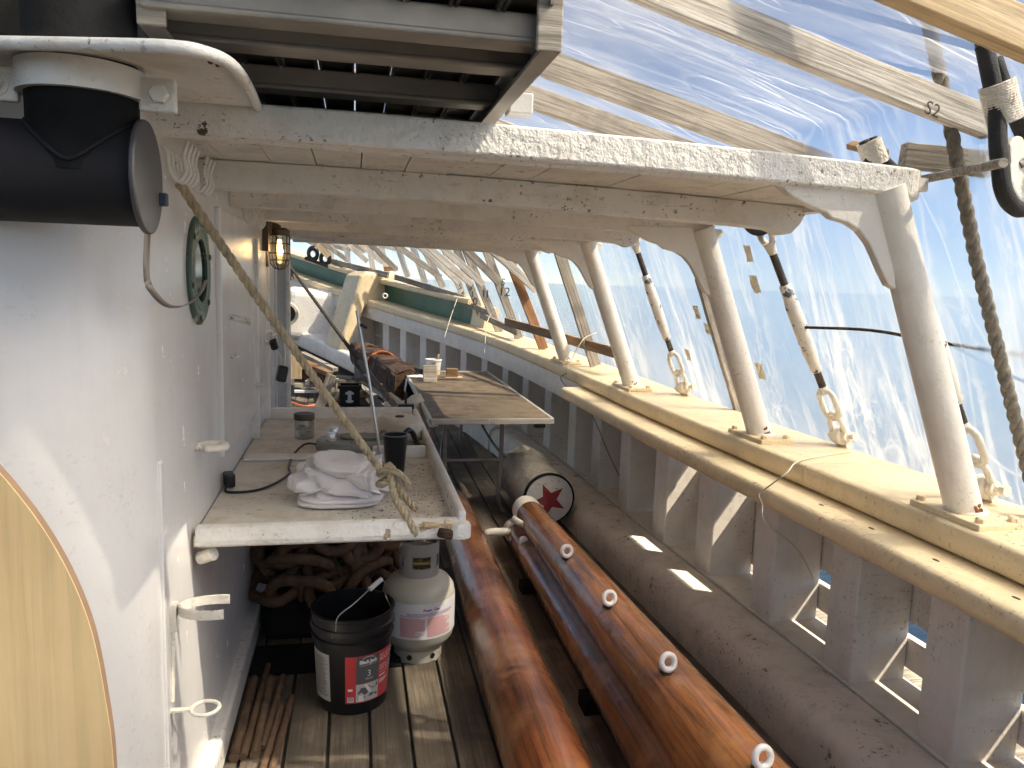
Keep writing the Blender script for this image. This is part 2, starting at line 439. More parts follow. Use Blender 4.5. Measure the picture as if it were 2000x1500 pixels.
M['cup_rim'] = plain('grey cup inside', (.16, .16, .17), .3, var=.05)
def towel_mat():
    t = NT('white terry cloth'); v = t.mapping()
    c = t.ramp(t.noise(v, 5, 4), [(.3, (.78, .72, .70)), (.7, (.84, .80, .78))])
    n = t.bump(t.noise(v, 260, 3), .5, .003, t.bump(t.noise(v, 22, 4), .3, .01))
    t.p.inputs['Sheen Weight'].default_value = .3
    return t.out(c, .95, n)
M['towel'] = towel_mat()
def glass_mat(name, tint=(.9, .95, .95), alpha=.25, rough=.05):
    t = NT(name); tr = t.n.new('ShaderNodeBsdfTransparent'); tr.inputs[0].default_value = (*tint, 1)
    gl = t.n.new('ShaderNodeBsdfGlossy'); gl.inputs['Roughness'].default_value = rough
    mxs = t.n.new('ShaderNodeMixShader'); mxs.inputs[0].default_value = alpha
    t.l.new(tr.outputs[0], mxs.inputs[1]); t.l.new(gl.outputs[0], mxs.inputs[2]); t.l.new(mxs.outputs[0], t.n['Material Output'].inputs[0])
    return t.mat
M['glass'] = glass_mat('clear glass', alpha=.16)
M['jar_glass'] = glass_mat('jar glass', (.72, .74, .72), .2)
def emit_mat(name, col, st):
    t = NT(name); t.p.inputs['Emission Color'].default_value = (*col, 1); t.p.inputs['Emission Strength'].default_value = st
    t.p.inputs['Base Color'].default_value = (*col, 1); return t.mat
M['bulb'] = emit_mat('lit bulb', (1, .62, .25), 7)
def plastic_mat():
    t = NT('clear shrink film')
    uvm = t.n.new('ShaderNodeMapping'); t.l.new(t.tc.outputs['UV'], uvm.inputs[0]); uv = uvm.outputs[0]
    def mp(sc, rot=0):
        q = t.n.new('ShaderNodeMapping'); q.inputs['Scale'].default_value = (sc[0], sc[1], 1); q.inputs['Rotation'].default_value = (0, 0, rot); t.l.new(uv, q.inputs[0]); return q.outputs[0]
    def ridge(vec, scale, w, det=3, dist=.8):
        n = t.noise(vec, scale, det, .55, dist)
        a = t.math('ABSOLUTE', t.math('SUBTRACT', n, .5))
        return t.ramp(a, [(0, 1), (w, 0)])
    sep = t.n.new('ShaderNodeSeparateXYZ'); t.l.new(uv, sep.inputs[0]); v = sep.outputs[1]
    vs = t.math('DIVIDE', v, 2.4)
    r1 = ridge(mp((1.5, .42), .30), 2.2, .045, 2, .9)
    r2 = ridge(mp((1.5, .32), -.16), 3.6, .026, 2, .8)
    r3 = ridge(mp((1.0, .7), .8), 1.7, .022, 2, .7)
    wall = t.ramp(vs, [(.0, 1.0), (.15, .9), (.40, .7), (.52, .35), (.9, .22)])
    msk = t.ramp(t.noise(mp((1.1, .35), .2), 1.5, 3), [(.44, .04), (.66, 1)])
    cre = t.math('MULTIPLY', t.math('MULTIPLY', t.math('MAXIMUM', t.math('MAXIMUM', r1, r2), r3), wall), msk)
    r4 = ridge(mp((1.6, .9), .55), 5.5, .022, 3, 1.1); r5 = ridge(mp((1.3, .6), -.5), 4.4, .020, 3, 1.0)
    cr2 = t.math('MULTIPLY', t.math('MULTIPLY', t.math('MAXIMUM', r4, r5), wall), t.ramp(t.noise(mp((1.4, .5), .1), 1.4, 3), [(.46, 0), (.62, 1)]))
    band = t.ramp(t.noise(mp((2.0, .10), .05), 1.5, 3, .6, .3), [(.47, 0), (.57, 1)])
    band = t.math('MULTIPLY', band, t.math('MULTIPLY', wall, t.ramp(t.noise(mp((7, .8), .22), 3.4, 6, .72, .5), [(.44, .04), (.62, 1)])))
    low = t.ramp(vs, [(.0, .55), (.10, .22), (.22, 0)])
    lown = t.math('MULTIPLY', low, t.ramp(t.noise(mp((1.5, 1.2)), 3.4, 5, .65, 1.0), [(.36, .15), (.64, 1)]))
    cloud = t.math('MULTIPLY', t.ramp(t.noise(mp((.7, .7), .4), 2.2, 5, .6, .7), [(.4, 0), (.75, 1)]), .12)
    fac = t.math('ADD', t.math('ADD', t.math('MULTIPLY', t.math('MAXIMUM', cre, t.math('MULTIPLY', cr2, .7)), .74), t.math('MULTIPLY', band, .80)), t.math('ADD', t.math('ADD', t.math('MULTIPLY', lown, .45), t.math('MULTIPLY', cloud, 1.1)), .02))
    fac = t.math('MULTIPLY', fac, t.ramp(t.math('DIVIDE', sep.outputs[0], 10.0), [(.46, .80), (.58, .35)]))
    fac = t.math('MINIMUM', fac, .85)
    tr = t.n.new('ShaderNodeBsdfTransparent'); tr.inputs[0].default_value = (.86, .88, .92, 1)
    rf = t.n.new('ShaderNodeBsdfRefraction'); rf.inputs['Color'].default_value = (.78, .82, .90, 1); rf.inputs['Roughness'].default_value = .8; rf.inputs['IOR'].default_value = 1.32
    clear = t.ramp(vs, [(.0, .20), (.40, .22), (.52, .62), (1, .68)])
    clear = t.math('MULTIPLY', clear, t.ramp(t.math('DIVIDE', sep.outputs[0], 10.0), [(.118, .06), (.158, 1)]))  # haze added to the aft film to soften direct sun on the deckhouse wall
    clear = t.mix(t.ramp(t.math('DIVIDE', sep.outputs[0], 10.0), [(.44, 0), (.60, 1)]), clear, .82)
    m0 = t.n.new('ShaderNodeMixShader'); t.l.new(clear, m0.inputs[0]); t.l.new(rf.outputs[0], m0.inputs[1]); t.l.new(tr.outputs[0], m0.inputs[2])
    df = t.n.new('ShaderNodeBsdfDiffuse'); df.inputs[0].default_value = (.85, .85, .84, 1)
    tl = t.n.new('ShaderNodeBsdfTranslucent'); tl.inputs[0].default_value = (.85, .85, .83, 1)
    m1 = t.n.new('ShaderNodeMixShader'); m1.inputs[0].default_value = .5
    t.l.new(df.outputs[0], m1.inputs[1]); t.l.new(tl.outputs[0], m1.inputs[2])
    m2 = t.n.new('ShaderNodeMixShader'); t.l.new(fac, m2.inputs[0]); t.l.new(m0.outputs[0], m2.inputs[1]); t.l.new(m1.outputs[0], m2.inputs[2])
    hb = t.math('ADD', t.math('MULTIPLY', t.math('ADD', r1, r2), .5), t.math('MULTIPLY', t.noise(mp((1.2, .45), .3), 4, 3), 1.2))
    nb = t.bump(hb, .35, .008); t.l.new(nb, rf.inputs['Normal'])
    gl = t.n.new('ShaderNodeBsdfGlossy'); gl.inputs['Roughness'].default_value = .16; t.l.new(nb, gl.inputs['Normal'])
    fr = t.n.new('ShaderNodeFresnel'); fr.inputs[0].default_value = 1.35
    m3 = t.n.new('ShaderNodeMixShader'); t.l.new(t.math('MULTIPLY', fr.outputs[0], .5), m3.inputs[0])
    t.l.new(m2.outputs[0], m3.inputs[1]); t.l.new(gl.outputs[0], m3.inputs[2]); t.l.new(m3.outputs[0], t.n['Material Output'].inputs[0])
    return t.mat
M['film'] = plastic_mat()
def water_mat():
    t = NT('harbour water'); v = t.mapping((1, 1, 1))
    n = t.noise(v, .9, 6, .6, .5); n2 = t.noise(t.mapping((1, 2.5, 1)), 3.2, 4, .6)
    c = t.ramp(n2, [(.35, (.010, .024, .045)), (.7, (.028, .052, .082))])
    return t.out(c, .1, t.bump(t.math('ADD', n, t.math('MULTIPLY', n2, .5)), .3, .06), 0, .5)
M['water'] = water_mat()
# ================================================================ ship's side curve (inner edge of the main rail)
KN = [(-3,1.66),(-1,1.69),(0,1.70),(2,1.685),(3,1.64),(4,1.58),(5,1.53),(6,1.46),(7,1.34),(8,1.13),(9,.83),(10,.42),(10.6,.14),(11,-.06),(12,-.62),(13,-1.25),(14,-1.95),(15,-2.8)]
CURVE = catmull([(x, y, 0) for y, x in KN], 10)
def SH(y): return .004 * max(y - 2, 0) ** 2 + .012 * max(y - 8.5, 0) ** 2
def side(y):
    for a, b in zip(CURVE, CURVE[1:]):
        if a.y <= y <= b.y:
            t = (y - a.y) / max(b.y - a.y, 1e-9); p = a.lerp(b, t); d = (b - a).normalized()
            return p, Vector((d.y, -d.x, 0))
    return CURVE[-1].copy(), Vector((1, 0, 0))
def at(y, d, z):            # point at station y, d outboard of the rail's inner edge, z above the sheer
    p, n = side(y); q = p + n * d; return Vector((q.x, q.y, z + SH(y)))
def sweep(b, prof, y0, y1, step=.2, cap=True):
    n = max(1, int(math.ceil((y1 - y0) / step))); k = len(prof); vs = []; fs = []
    for i in range(n + 1):
        y = y0 + (y1 - y0) * i / n
        for d, z in prof: vs.append(at(y, d, z))
    for i in range(n):
        for q in range(k):
            r = (q + 1) % k; fs.append((i * k + q, i * k + r, (i + 1) * k + r, (i + 1) * k + q))
    if cap: fs.append(tuple(range(k))[::-1]); fs.append(tuple(n * k + q for q in range(k)))
    return b.add(vs, fs)
def rrect(d0, d1, z0, z1, r, corners='tttt', n=3):
    # rounded rectangle profile, corner order: (d0,z0) (d1,z0) (d1,z1) (d0,z1)
    out = []
    for (cx, cz, a0), c in zip(((d0 + r, z0 + r, PI), (d1 - r, z0 + r, 1.5 * PI), (d1 - r, z1 - r, 0), (d0 + r, z1 - r, .5 * PI)), corners):
        if c == 't':
            for i in range(n + 1):
                a = a0 + .5 * PI * i / n; out.append((cx + r * math.cos(a), cz + r * math.sin(a)))
        else: out.append(((d0 if cx == d0 + r else d1), (z0 if cz == z0 + r else z1)))
    return out
# ---------------------------------------------------------------- setting: water, deck
b = MB(); b.add([(-3000, -3000, -1.9), (3000, -3000, -1.9), (3000, 3000, -1.9), (-3000, 3000, -1.9)], [(0, 1, 2, 3)])
tag(b.build('water', M['water']), kind='structure')
b = MB(); n = 34; vs = []; fs = []
for i in range(n + 1):
    y = -2.5 + 16.5 * i / n; z = SH(y) - .012
    xr = min(side(y)[0].x + .2, 1.9); vs += [(-4, y, z), (xr, y, z), (xr, y, z - .08), (-4, y, z - .08)]
for i in range(n):
    for q in range(4): r = (q + 1) % 4; fs.append((i * 4 + q, i * 4 + r, i * 4 + 4 + r, i * 4 + 4 + q))
b.add(vs, fs)
deck = tag(b.build('deck', M['caulk']), 'grey brown plank deck with black caulked seams', None, None, 'structure')
PW = .1425
for k in range(-24, 15):
    x0 = -.2165 + PW * k; x1 = x0 + PW - .012
    y0 = -2.4 if x0 > -.75 else 4.6
    y1 = 13.6
    while y1 > y0 and side(y1)[0].x - .02 < x1: y1 -= .15
    if y1 - y0 < .6: continue
    joints = [y0]; y = y0 + random.uniform(1.5, 4.5)
    while y < y1 - 1: joints.append(y); y += random.uniform(3.5, 5)
    joints.append(y1)
    for a, c in zip(joints, joints[1:]):
        b = MB(); n = max(1, int((c - a) / .5)); vs = []; fs = []
        h = random.uniform(-.0015, .0015)
        for i in range(n + 1):
            yy = a + .002 + (c - a - .004) * i / n; z = SH(yy) + h
            vs += [(x0, yy, z - .011), (x0, yy, z - .002), (x0 + .004, yy, z), (x1 - .004, yy, z), (x1, yy, z - .002), (x1, yy, z - .011)]
        for i in range(n):
            for q in range(5): fs.append((i * 6 + q, i * 6 + q + 1, i * 6 + 7 + q, i * 6 + 6 + q))
        fs += [(0, 1, 2, 3, 4, 5), tuple(n * 6 + q for q in range(6))]
        b.add(vs, fs); b.build('plank', M['deck'], deck)
# ---------------------------------------------------------------- bulwark
bul = thing('bulwark', 'white bulwark with cream yellow rail curving forward to the bow', 'bulwark', at(2, .2, 0))
for ya, yb in ((-2.5, 2.55), (2.553, 5.15), (5.153, 8.2), (8.203, 13.6)):
    b = MB(); sweep(b, rrect(0, .40, .86, .95, .022), ya, yb, .2); b.build('rail_cap', M['yellow'], bul, True, auto=35)
for ya, yb in ((-2.5, 2.03), (2.0325, 3.02), (3.0225, 5.02)):
    b = MB(); sweep(b, rrect(-.145, .06, .782, .859, .024), ya, yb, .2); b.build('fender_rail', M['yellow'], bul, True, auto=50)
for px, py in ((1985, 1168), (1828, 1094), (1702, 1032), (1604, 986), (1444, 912), (1384, 881), (1335, 861), (1286, 834), (1240, 814), (1205, 797)):
    c = onZ(px, py, .8595); b = MB(); b.lathe([(.011, 0), (.009, .0012), (0, .0004)], 12, Matrix.Translation(c) @ Matrix.Diagonal((.55, 1.25, 1, 1))); b.build('plug_hole', M['caulk'], bul)
b = MB(); sweep(b, rrect(.02, .12, .70, .858, .006), 4.6, 13.6, .2); b.build('clamp', M['bulwark'], bul, True, auto=35)
b = MB(); sweep(b, [(-.188, -.01), (-.180, .10), (-.170, .145), (-.148, .178), (-.115, .194), (-.06, .198), (.050, .194), (.072, .186), (.072, -.01)], -2.5, 6.7, .2)
b.build('waterway_log', M['waterway'], bul, True, auto=40)
b = MB(); sweep(b, [(-.20, -.01), (-.20, .10), (-.185, .17), (-.15, .215), (-.10, .235), (-.04, .235), (.078, .20), (.078, -.01)], 6.71, 12.8, .2)
b.build('waterway_log', M['white'], bul, True, auto=40)
b = MB(); sweep(b, [(.092, .0), (.092, .180), (.098, .186), (.345, .182), (.345, 0)], -2.5, 13.0, .25); b.build('covering_board', M['waterway'], bul)
b = MB(); sweep(b, [(.35, -2.4), (.35, .10), (.40, .10), (.40, -2.4)], -2.5, 13.8, .4); b.build('hull_side', M['bulwark'], bul)
b = MB(); sweep(b, rrect(.39, .50, .02, .14, .03), -2.5, 13.8, .4); b.build('rubbing_strake', M['pine_grey'], bul, True, auto=40)
ST = [-.9, -.35, .2, .72, 1.30, 1.84, 2.32, 2.83, 3.345, 3.845, 4.365, 4.87, 5.37, 5.94, 6.52, 7.05, 7.6, 8.15, 8.7, 9.2, 9.7, 10.15, 10.9, 11.4, 11.9, 12.4, 12.9]
for i, y in enumerate(ST):
    b = MB(); w = .155
    top = .782 if y < 4.8 else .85
    P = []
    for yy in (y, y + w):
        for d in (.10, .335): P.append(at(yy, d, 0))
    vs = []
    for z in (.15, top):
        for q in (0, 1, 3, 2): vs.append((P[q].x, P[q].y, z + SH(y)))
    b.add(vs, [(3, 2, 1, 0), (4, 5, 6, 7), (0, 1, 5, 4), (1, 2, 6, 5), (2, 3, 7, 6), (3, 0, 4, 7)])
    b.build('stanchion', M['bulwark'], bul, bevel=.008)
for i in range(len(ST) - 1):
    a = ST[i] + .08; c = ST[i + 1] + .08
    y = ST[i]
    if 2.8 < y < 3.4: rows = [(.215, .40), (.405, .662)]
    elif y < 2.7: rows = [(.215, .342), (.405, .60), (.608, .855)]
    else: rows = [(.215, .40), (.408, .60), (.608, .855)]
    sc_ = ST[i + 1] - .13
    for k, (z0, z1) in enumerate(rows):
        segs = [(a, c, z0)] if k else [(a, sc_, .19), (sc_, c, .228)]
        for ya, yb, zb in segs:
            b = MB(); sweep(b, [(.338, zb), (.338, z1), (.368, z1), (.368, zb)], ya, yb, .12)
            b.build('plank', M['bulwark'], bul)
# bow: green boards above the rail with cream cap, and the big upright timber straddling the rail
b = MB(); sweep(b, [(.26, .95), (.26, 1.17), (.32, 1.17), (.32, .95)], 8.35, 13.4, .2); b.build('green_board', M['green'], bul)
b = MB(); sweep(b, rrect(.17, .40, 1.172, 1.235, .02), 8.3, 13.4, .2); b.build('board_cap', M['yellow'], bul, True, auto=40)
b = MB(); sweep(b, [(.22, .95), (.24, 1.06), (.25, 1.17), (.40, 1.17), (.40, .95)], 8.0, 8.33, .1); b.build('board_end', M['yellow'], bul, True, auto=40)
bt = thing('bow_timber', 'thick cream yellow timber standing across the rail near the bow', 'timber', at(10.75, -.05, .2))
p, nrm = side(10.75); ty = nrm; tx = Vector((-nrm.y, nrm.x, 0)).normalized()
b = MB(); prof = [(-.42, .26), (-.28, .16), (-.02, .84), (.45, .84), (.45, 1.29), (-.02, 1.30), (-.10, 1.24)]
for s_ in (0, 1):
    pass
vs = []; 
for s_ in (-.24, .24):
    for d, z in prof:
        q = p + nrm * d + tx * s_; vs.append((q.x, q.y, z + SH(10.75)))
k = len(prof)
b.add(vs, [tuple(range(k))[::-1], tuple(range(k, 2 * k))] + [(i, (i + 1) % k, k + (i + 1) % k, k + i) for i in range(k)])
b.build('post', M['yellow'], bt, bevel=.05, seg=3)
b = MB()
for z in (.5, .8): 
    q = p + nrm * (-.085 + (z - .3) * .04) - tx * -.1; b.lathe([(.03, 0), (.03, .012), (.0, .02)], 10, Matrix.Translation((q.x, q.y, z + SH(10.75))) @ (-nrm).to_track_quat('Z', 'Y').to_matrix().to_4x4())
b.build('bolt_head', M['yellow'], bt)
# white catstand shape and knee at the bow
q = onZ(600, 662, .45)
ct = thing('windlass_casing', 'big rounded white casing on the waterway at the bow', 'casing', q)
c_ = onY(610, 615, 11.7)
b = MB(); b.box(c_, (.80, .6, .76), (0, .10, .1)); b.build('casing', M['white'], ct, bevel=.12, seg=4)
dm_ = Matrix.Translation(onY(560, 612, 11.3)) @ Matrix.Rotation(PI / 2, 4, 'X')
b = MB(); b.lathe([(.15, 0), (.17, .03), (.16, .06), (.0, .07)], 24, dm_); b.build('drum_end', M['oval'], ct, True, auto=40)
b = MB(); b.lathe([(.125, .06), (.125, .09), (0, .09)], 20, dm_); b.build('drum_hole', M['black_dull'], ct, True, auto=40)
b = MB(); b.torus(.028, .011, Matrix.Translation(onY(752, 578, 10.0)) @ Matrix.Rotation(PI / 2, 4, 'X'), 18, 8); b.build('hawse_ring', M['white'], bul, True)
b = MB(); sweep(b, rrect(-.42, .08, .06, .29, .05), 10.1, 13.2, .15); b.build('breast_log', M['white'], bul, True, auto=35)
# ---------------------------------------------------------------- deckhouse
WX = -.45
dh = thing('deckhouse', 'white painted steel deckhouse with rounded corner and green porthole', 'deckhouse', (WX, 3, 0))
R_ = .35; poly = [(-4, 1.9 - R_), (WX - R_, 1.9 - R_)]
for i in range(1, 13):
    a = -PI / 2 + PI / 2 * i / 12; poly.append((WX - R_ + R_ * math.cos(a), 1.9 + R_ * math.sin(a)))
poly += [(WX, 4.62), (-4, 4.62)]
b = MB(); b.prism(poly, 1.97); b.build('wall', M['wall'], dh, True, auto=30)
b = MB(); b.box((WX + .001, 1.905, .6), (.012, .03, 1.1)); b.build('weld_strip', M['wall'], dh, bevel=.004)
b = MB(); b.box((WX + .018, 3.3, .055), (.05, 2.75, .11)); b.build('base_trim', M['white'], dh, bevel=.012)
b = MB(); b.box((WX + .008, 3.42, 1.39), (.022, 1.42, .84)); b.build('access_panel', M['wall'], dh, bevel=.006)
b = MB(); b.box((WX + .008, 3.6, 1.30), (.05, .02, .9)); b.box((WX + .008, 4.1, 1.30), (.04, .02, .9)); b.build('panel_batten', M['white'], dh, bevel=.004)
pr = MB(); PM = Matrix.Translation((WX, 2.41, 1.60)) @ Matrix.Rotation(PI / 2, 4, 'Y')
pr.lathe([(.112, .0), (.112, .008), (.120, .012), (.150, .012), (.158, .007), (.158, 0)], 40, PM, False)
rim = pr.build('porthole', M['green_rim'], dh, True, auto=40)
b = MB(); b.lathe([(.118, .004), (.0, .004)], 32, PM, False); b.build('glass', M['dark_glass'], rim)
b = MB(); b.lathe([(.092, .004), (.092, .012), (.116, .012), (.116, .004)], 32, PM, False); b.build('inner_ring', M['green_rim'], rim, True, auto=40)
for k in range(6):
    a = PI / 3 * k + .3; b = MB(); b.lathe([(.009, 0), (.009, .004), (0, .006)], 8, Matrix.Translation((WX + .012, 2.41 + .135 * math.cos(a), 1.6 + .14 * math.sin(a))) @ Matrix.Rotation(PI / 2, 4, 'Y')); b.build('bolt', M['green_rim'], rim)
# door recess at the forward end
b = MB(); b.box((-.52, 4.66, .98), (.16, .07, 1.9)); b.build('door_post', M['grey_white'], dh, bevel=.008)
b = MB(); b.box((-.485, 4.92, .98), (.17, .05, 1.9)); b.build('door_leaf', M['grey_white'], dh, bevel=.008)
b = MB(); b.box((-.395, 4.90, .98), (.022, .07, 1.9)); b.build('door_edge', M['white'], dh, bevel=.004)
for z in (.55, 1.05, 1.5):
    b = MB(); b.cyl((-.39, 4.85, z - .05), (-.39, 4.85, z + .05), .012, 10); b.build('door_hinge', M['fitting'], dh)
b = MB(); b.box((-1.2, 4.66, .98), (1.3, .05, 1.95)); b.build('front_wall', M['white'], dh)
# fittings on the wall
def peg(name, px, py, L, r, mat, drop=.0, r2=None):
    q = onX(px, py, WX); b = MB(); b.tube([q - V(.01, 0, 0), q + V(L * .35, 0, -drop * .2), q + V(L, .01, -drop)], [r, r, r2 or r], 10)
    return b.build(name, mat, dh, True, auto=50)
peg('peg', 437, 617, .09, .011, M['fitting_worn'], .02, .014)
peg('peg', 440, 697, .045, .006, M['fitting_worn'])
peg('peg', 490, 752, .05, .009, M['fitting'])
peg('drain_stub', 396, 1063, .02, .018, M['fitting'])
q = onX(380, 875, WX); b = MB(); b.torus(.038, .011, Matrix.Translation(q + V(.045, .02, 0)) @ Matrix.Scale(1, 4), 20, 8, arc=1.75 * PI, a0=-.6 * PI); b.build('clip_ring', M['fitting'], dh, True)
q = onX(333, 1190, WX); b = MB()
arc = [q + V(.004, 0, 0)] + [q + V(.065 + .058 * math.cos(a), .058 * math.sin(a) * 1.0 - .0, .004) for a in [PI + t for t in (0,)]]
for sgn in (-1, 1):
    pts = [q + V(.02 + .095 * (1 - math.cos(t)) * .9, sgn * .05 * math.sin(t), 0) for t in (0, .35, .7, 1.0, 1.3, 1.6, 1.9)]
    for a, c in zip(pts, pts[1:]):
        d = (c - a); mid = (a + c) / 2; rot = Matrix(((d.normalized()), V(-d.y, d.x, 0).normalized(), V(0, 0, 1))).transposed()
        b.box(mid, (d.length * 1.15, .004, .024), rot)
b.box(q + V(.008, 0, -.02), (.016, .03, .07)); b.build('spring_clip', M['fitting'], dh)
b = MB(); b.cyl(q + V(.004, 0, -.06), onX(333, 1370, WX) + V(.004, 0, 0), .006, 8); b.build('conduit', M['fitting'], dh)
q = onX(333, 1388, WX); b = MB(); b.box(q + V(.025, 0, 0), (.05, .016, .005)); b.torus(.034, .005, Matrix.Translation(q + V(.083, 0, 0)), 24, 8); b.build('ring_bracket', M['fitting'], dh, True, auto=40)
# painted cable loops under the roof edge
for (px, py, nn, sp) in ((333, 330, 4, .045), (372, 352, 3, .05), (484, 425, 6, .075)):
    q = onX(px, py, WX)
    for k in range(nn):
        y = q.y + (k - nn / 2) * sp; b = MB()
        b.tube(catmull([V(WX - .01, y, q.z + .05), V(WX + .012, y, q.z + .03), V(WX + .016, y + .004, q.z - .01), V(WX + .034, y + .008, q.z - .036), V(WX + .052, y + .012, q.z - .012), V(WX + .046, y + .016, q.z + .022), V(WX + .056, y + .02, q.z + .06)], 5), .0055, 7)
        b.build('cable_loop', M['white'], dh, True)
# padlock chain cluster by the door
q = onX(512, 657, WX)
pl = thing('hanging_plug', 'black plugs hanging from a white ring beside the door', 'plug', q)
b = MB(); b.torus(.03, .008, Matrix.Translation(q + V(.03, 0, 0)) @ Matrix.Rotation(.9, 4, 'Z') @ Matrix.Rotation(PI / 2, 4, 'X'), 18, 7); b.build('ring', M['fitting'], pl, True)
b = MB(); b.tube([q + V(.05, .0, -.02), q + V(.06, .02, -.06)], .02, 10); b.build('socket', M['black'], pl, True, auto=40)
b = MB(); b.box(q + V(.085, .1, -.20), (.05, .05, .085), (0, .2, .3)); b.build('plug_body', M['black'], pl, bevel=.01)
b = MB(); b.tube(catmull([q + V(.06, .02, -.06), q + V(.085, .05, -.11), q + V(.08, .1, -.16)], 5), .004, 6); b.tube(catmull([q + V(.04, .0, 0), q + V(.09, .05, .02), q + V(.1, .1, -.04), q + V(.1, .1, -.25)], 6), .006, 6); b.build('lead', M['fitting'], pl, True)
# hanging webbing strap
st = [onX(288, 440, -.40), onX(287, 530, -.40), onX(300, 575, -.40), onX(330, 600, -.40), onX(365, 597, -.40), onX(390, 575, -.40), onX(402, 550, -.40)]
st[1] = onX(286, 540, -.405)
pts = catmull(st, 5); b = MB(); vs = []; fs = []
for i, p in enumerate(pts): vs += [p + V(-.003, -.011, 0), p + V(.004, .010, .003), p + V(.004, .010, .0055), p + V(-.003, -.011, .0025)]
for i in range(len(pts) - 1):
    for q_ in range(4): r = (q_ + 1) % 4; fs.append((i * 4 + q_, i * 4 + r, i * 4 + 4 + r, i * 4 + 4 + q_))
b.add(vs, fs); tag(b.build('webbing_strap', M['strap'], None, True), 'grey webbing strap hanging in a loop past the green porthole', 'strap')
# ---------------------------------------------------------------- roof (boat deck) with beams
rf = thing('boat_deck_roof', 'low white boat deck roof on curved beams over the side deck', 'roof', (.5, 3.5, 1.9))
def camber(x): return -.012 * max(0, x - .2) ** 2 - .012 * max(0, x)
def slab(b, x0, x1, y0, y1, zb, zt, n=14, cam=True):
    vs = []; fs = []
    for i in range(n + 1):
        x = x0 + (x1 - x0) * i / n; c = camber(x) if cam else 0
        vs += [(x, y0, zb + c), (x, y1, zb + c), (x, y1, zt + c), (x, y0, zt + c)]
    for i in range(n):
        for q in range(4): r = (q + 1) % 4; fs.append((i * 4 + q, i * 4 + r, i * 4 + 4 + r, i * 4 + 4 + q))
    fs += [(0, 1, 2, 3), tuple(n * 4 + q for q in range(4))]
    return b.add(vs, fs)
YE = 6.05
def redge(y): return side(max(y, 1.9))[0].x - .150
b = MB(); vs = []; fs = []
out = [(-1.2, 1.865)]; xs = [-.9 + i * .1 for i in range(23)]
for x in xs: out.append((x, 1.865 + .0 * x))
for t in range(1, 7):
    a = -PI / 2 + PI / 2 * t / 6; out.append((redge(1.9) - .09 + .10 * math.cos(a), 1.965 + .10 * math.sin(a)))
out += [(redge(1.9) + .01, 2.02), (redge(1.9) - .05, 2.02)]
for t in range(0, 5): out.append((redge(1.9) - .10 - .04 * t, 1.945 - .003 * t))
for x in reversed(xs[:-4]): out.append((x, 1.93))
out.append((-1.2, 1.93))
n = len(out); vs = [(x, y, 1.900 + camber(x)) for x, y in out] + [(x, y, 1.975 + camber(x)) for x, y in out]
b.add(vs, [tuple(range(n))[::-1], tuple(range(n, 2 * n))] + [(i, (i + 1) % n, n + (i + 1) % n, n + i) for i in range(n)])
b.build('fascia', M['fascia'], rf, bevel=.006)
x = WX - .3; k = 0
while x < 1.6:
    x1 = x + .128; y1 = YE
    while y1 > 2 and redge(y1) < x + .05: y1 -= .1
    if y1 > 2.2:
        b = MB(); slab(b, x + .002, min(x1 - .002, redge(2.0)), 1.885, y1, 1.921 + random.uniform(-.0015, .0015), 1.955, 1); b.build('roof_plank', M['white_beam'], rf)
    x = x1
b = MB(); vs = []; fs = []; n = 16
for i in range(n + 1):
    y = 1.95 + (YE - 1.95) * i / n; e_ = redge(y); c = camber(e_)
    vs += [(e_ - .04, y, 1.90 + c), (e_ + .012, y, 1.90 + c), (e_ + .012, y, 1.972 + c), (e_ - .04, y, 1.972 + c)]
for i in range(n):
    for q in range(4): r = (q + 1) % 4; fs.append((i * 4 + q, i * 4 + r, i * 4 + 4 + r, i * 4 + 4 + q))
fs += [(0, 1, 2, 3), tuple(n * 4 + q for q in range(4))]
b.add(vs, fs); b.build('edge_board', M['white_beam'], rf)
BEAMS = [(2.40, 1), (3.02, 0), (3.72, 1), (4.41, 0), (5.03, 1), (5.58, 0), (6.0, 1)]
for y, scroll in BEAMS:
    e_ = redge(y) - (.13 if scroll else .02); b = MB(); zb, zt = 1.838, 1.919
    pr_ = []; xx = [WX + .0 + (e_ - WX) * i / 14 for i in range(15)]
    low = [(x, zb + camber(x)) for x in xx]
    if scroll:
        e0 = xx[-1]; low = low[:-1] + [(e0 - .02, zb + camber(e0) - .001), (e0 + .03, zb + camber(e0) - .018), (e0 + .055, zb + camber(e0) - .012), (e0 + .085, zb + camber(e0) + .02), (e0 + .105, zb + camber(e0) + .06)]
    up = [(x, zt + camber(x)) for x in ([low[-1][0]] + xx[::-1][1:])]
    po = low + up; n = len(po)
    vs = [(x, y, z) for x, z in po] + [(x, y + .075, z) for x, z in po]
    b.add(vs, [tuple(range(n)), tuple(range(n, 2 * n))[::-1]] + [(i, (i + 1) % n, n + (i + 1) % n, n + i) for i in range(n)])
    b.build('beam', M['white_beam'], rf, bevel=.004)
b = MB(); b.box((.5, YE + .03, 1.93), (2.0, .04, .08)); b.build('end_board', M['white_beam'], rf, bevel=.004)
for px in (472, 532, 600):
    q = onZ(px, 272 + (px - 472) * .05, 1.918); b = MB(); b.box((q.x, 1.945, 1.918), (.016, .014, .012)); b.build('rusty_fastening', M['rust_patch'], rf, bevel=.003)
for px, py in ((1088, 300), (1148, 306), (1216, 312), (1266, 318), (1312, 322), (1395, 330), (1465, 338), (1515, 342), (1568, 350)):
    q = onZ(px, py, 1.905); b = MB(); b.lathe([(.014, 0), (.012, -.012), (.006, -.016), (0, -.016)], 8, Matrix.Translation((q.x, 1.948, 1.922 + camber(q.x)))); b.build('drip', M['white_beam'], rf, True)
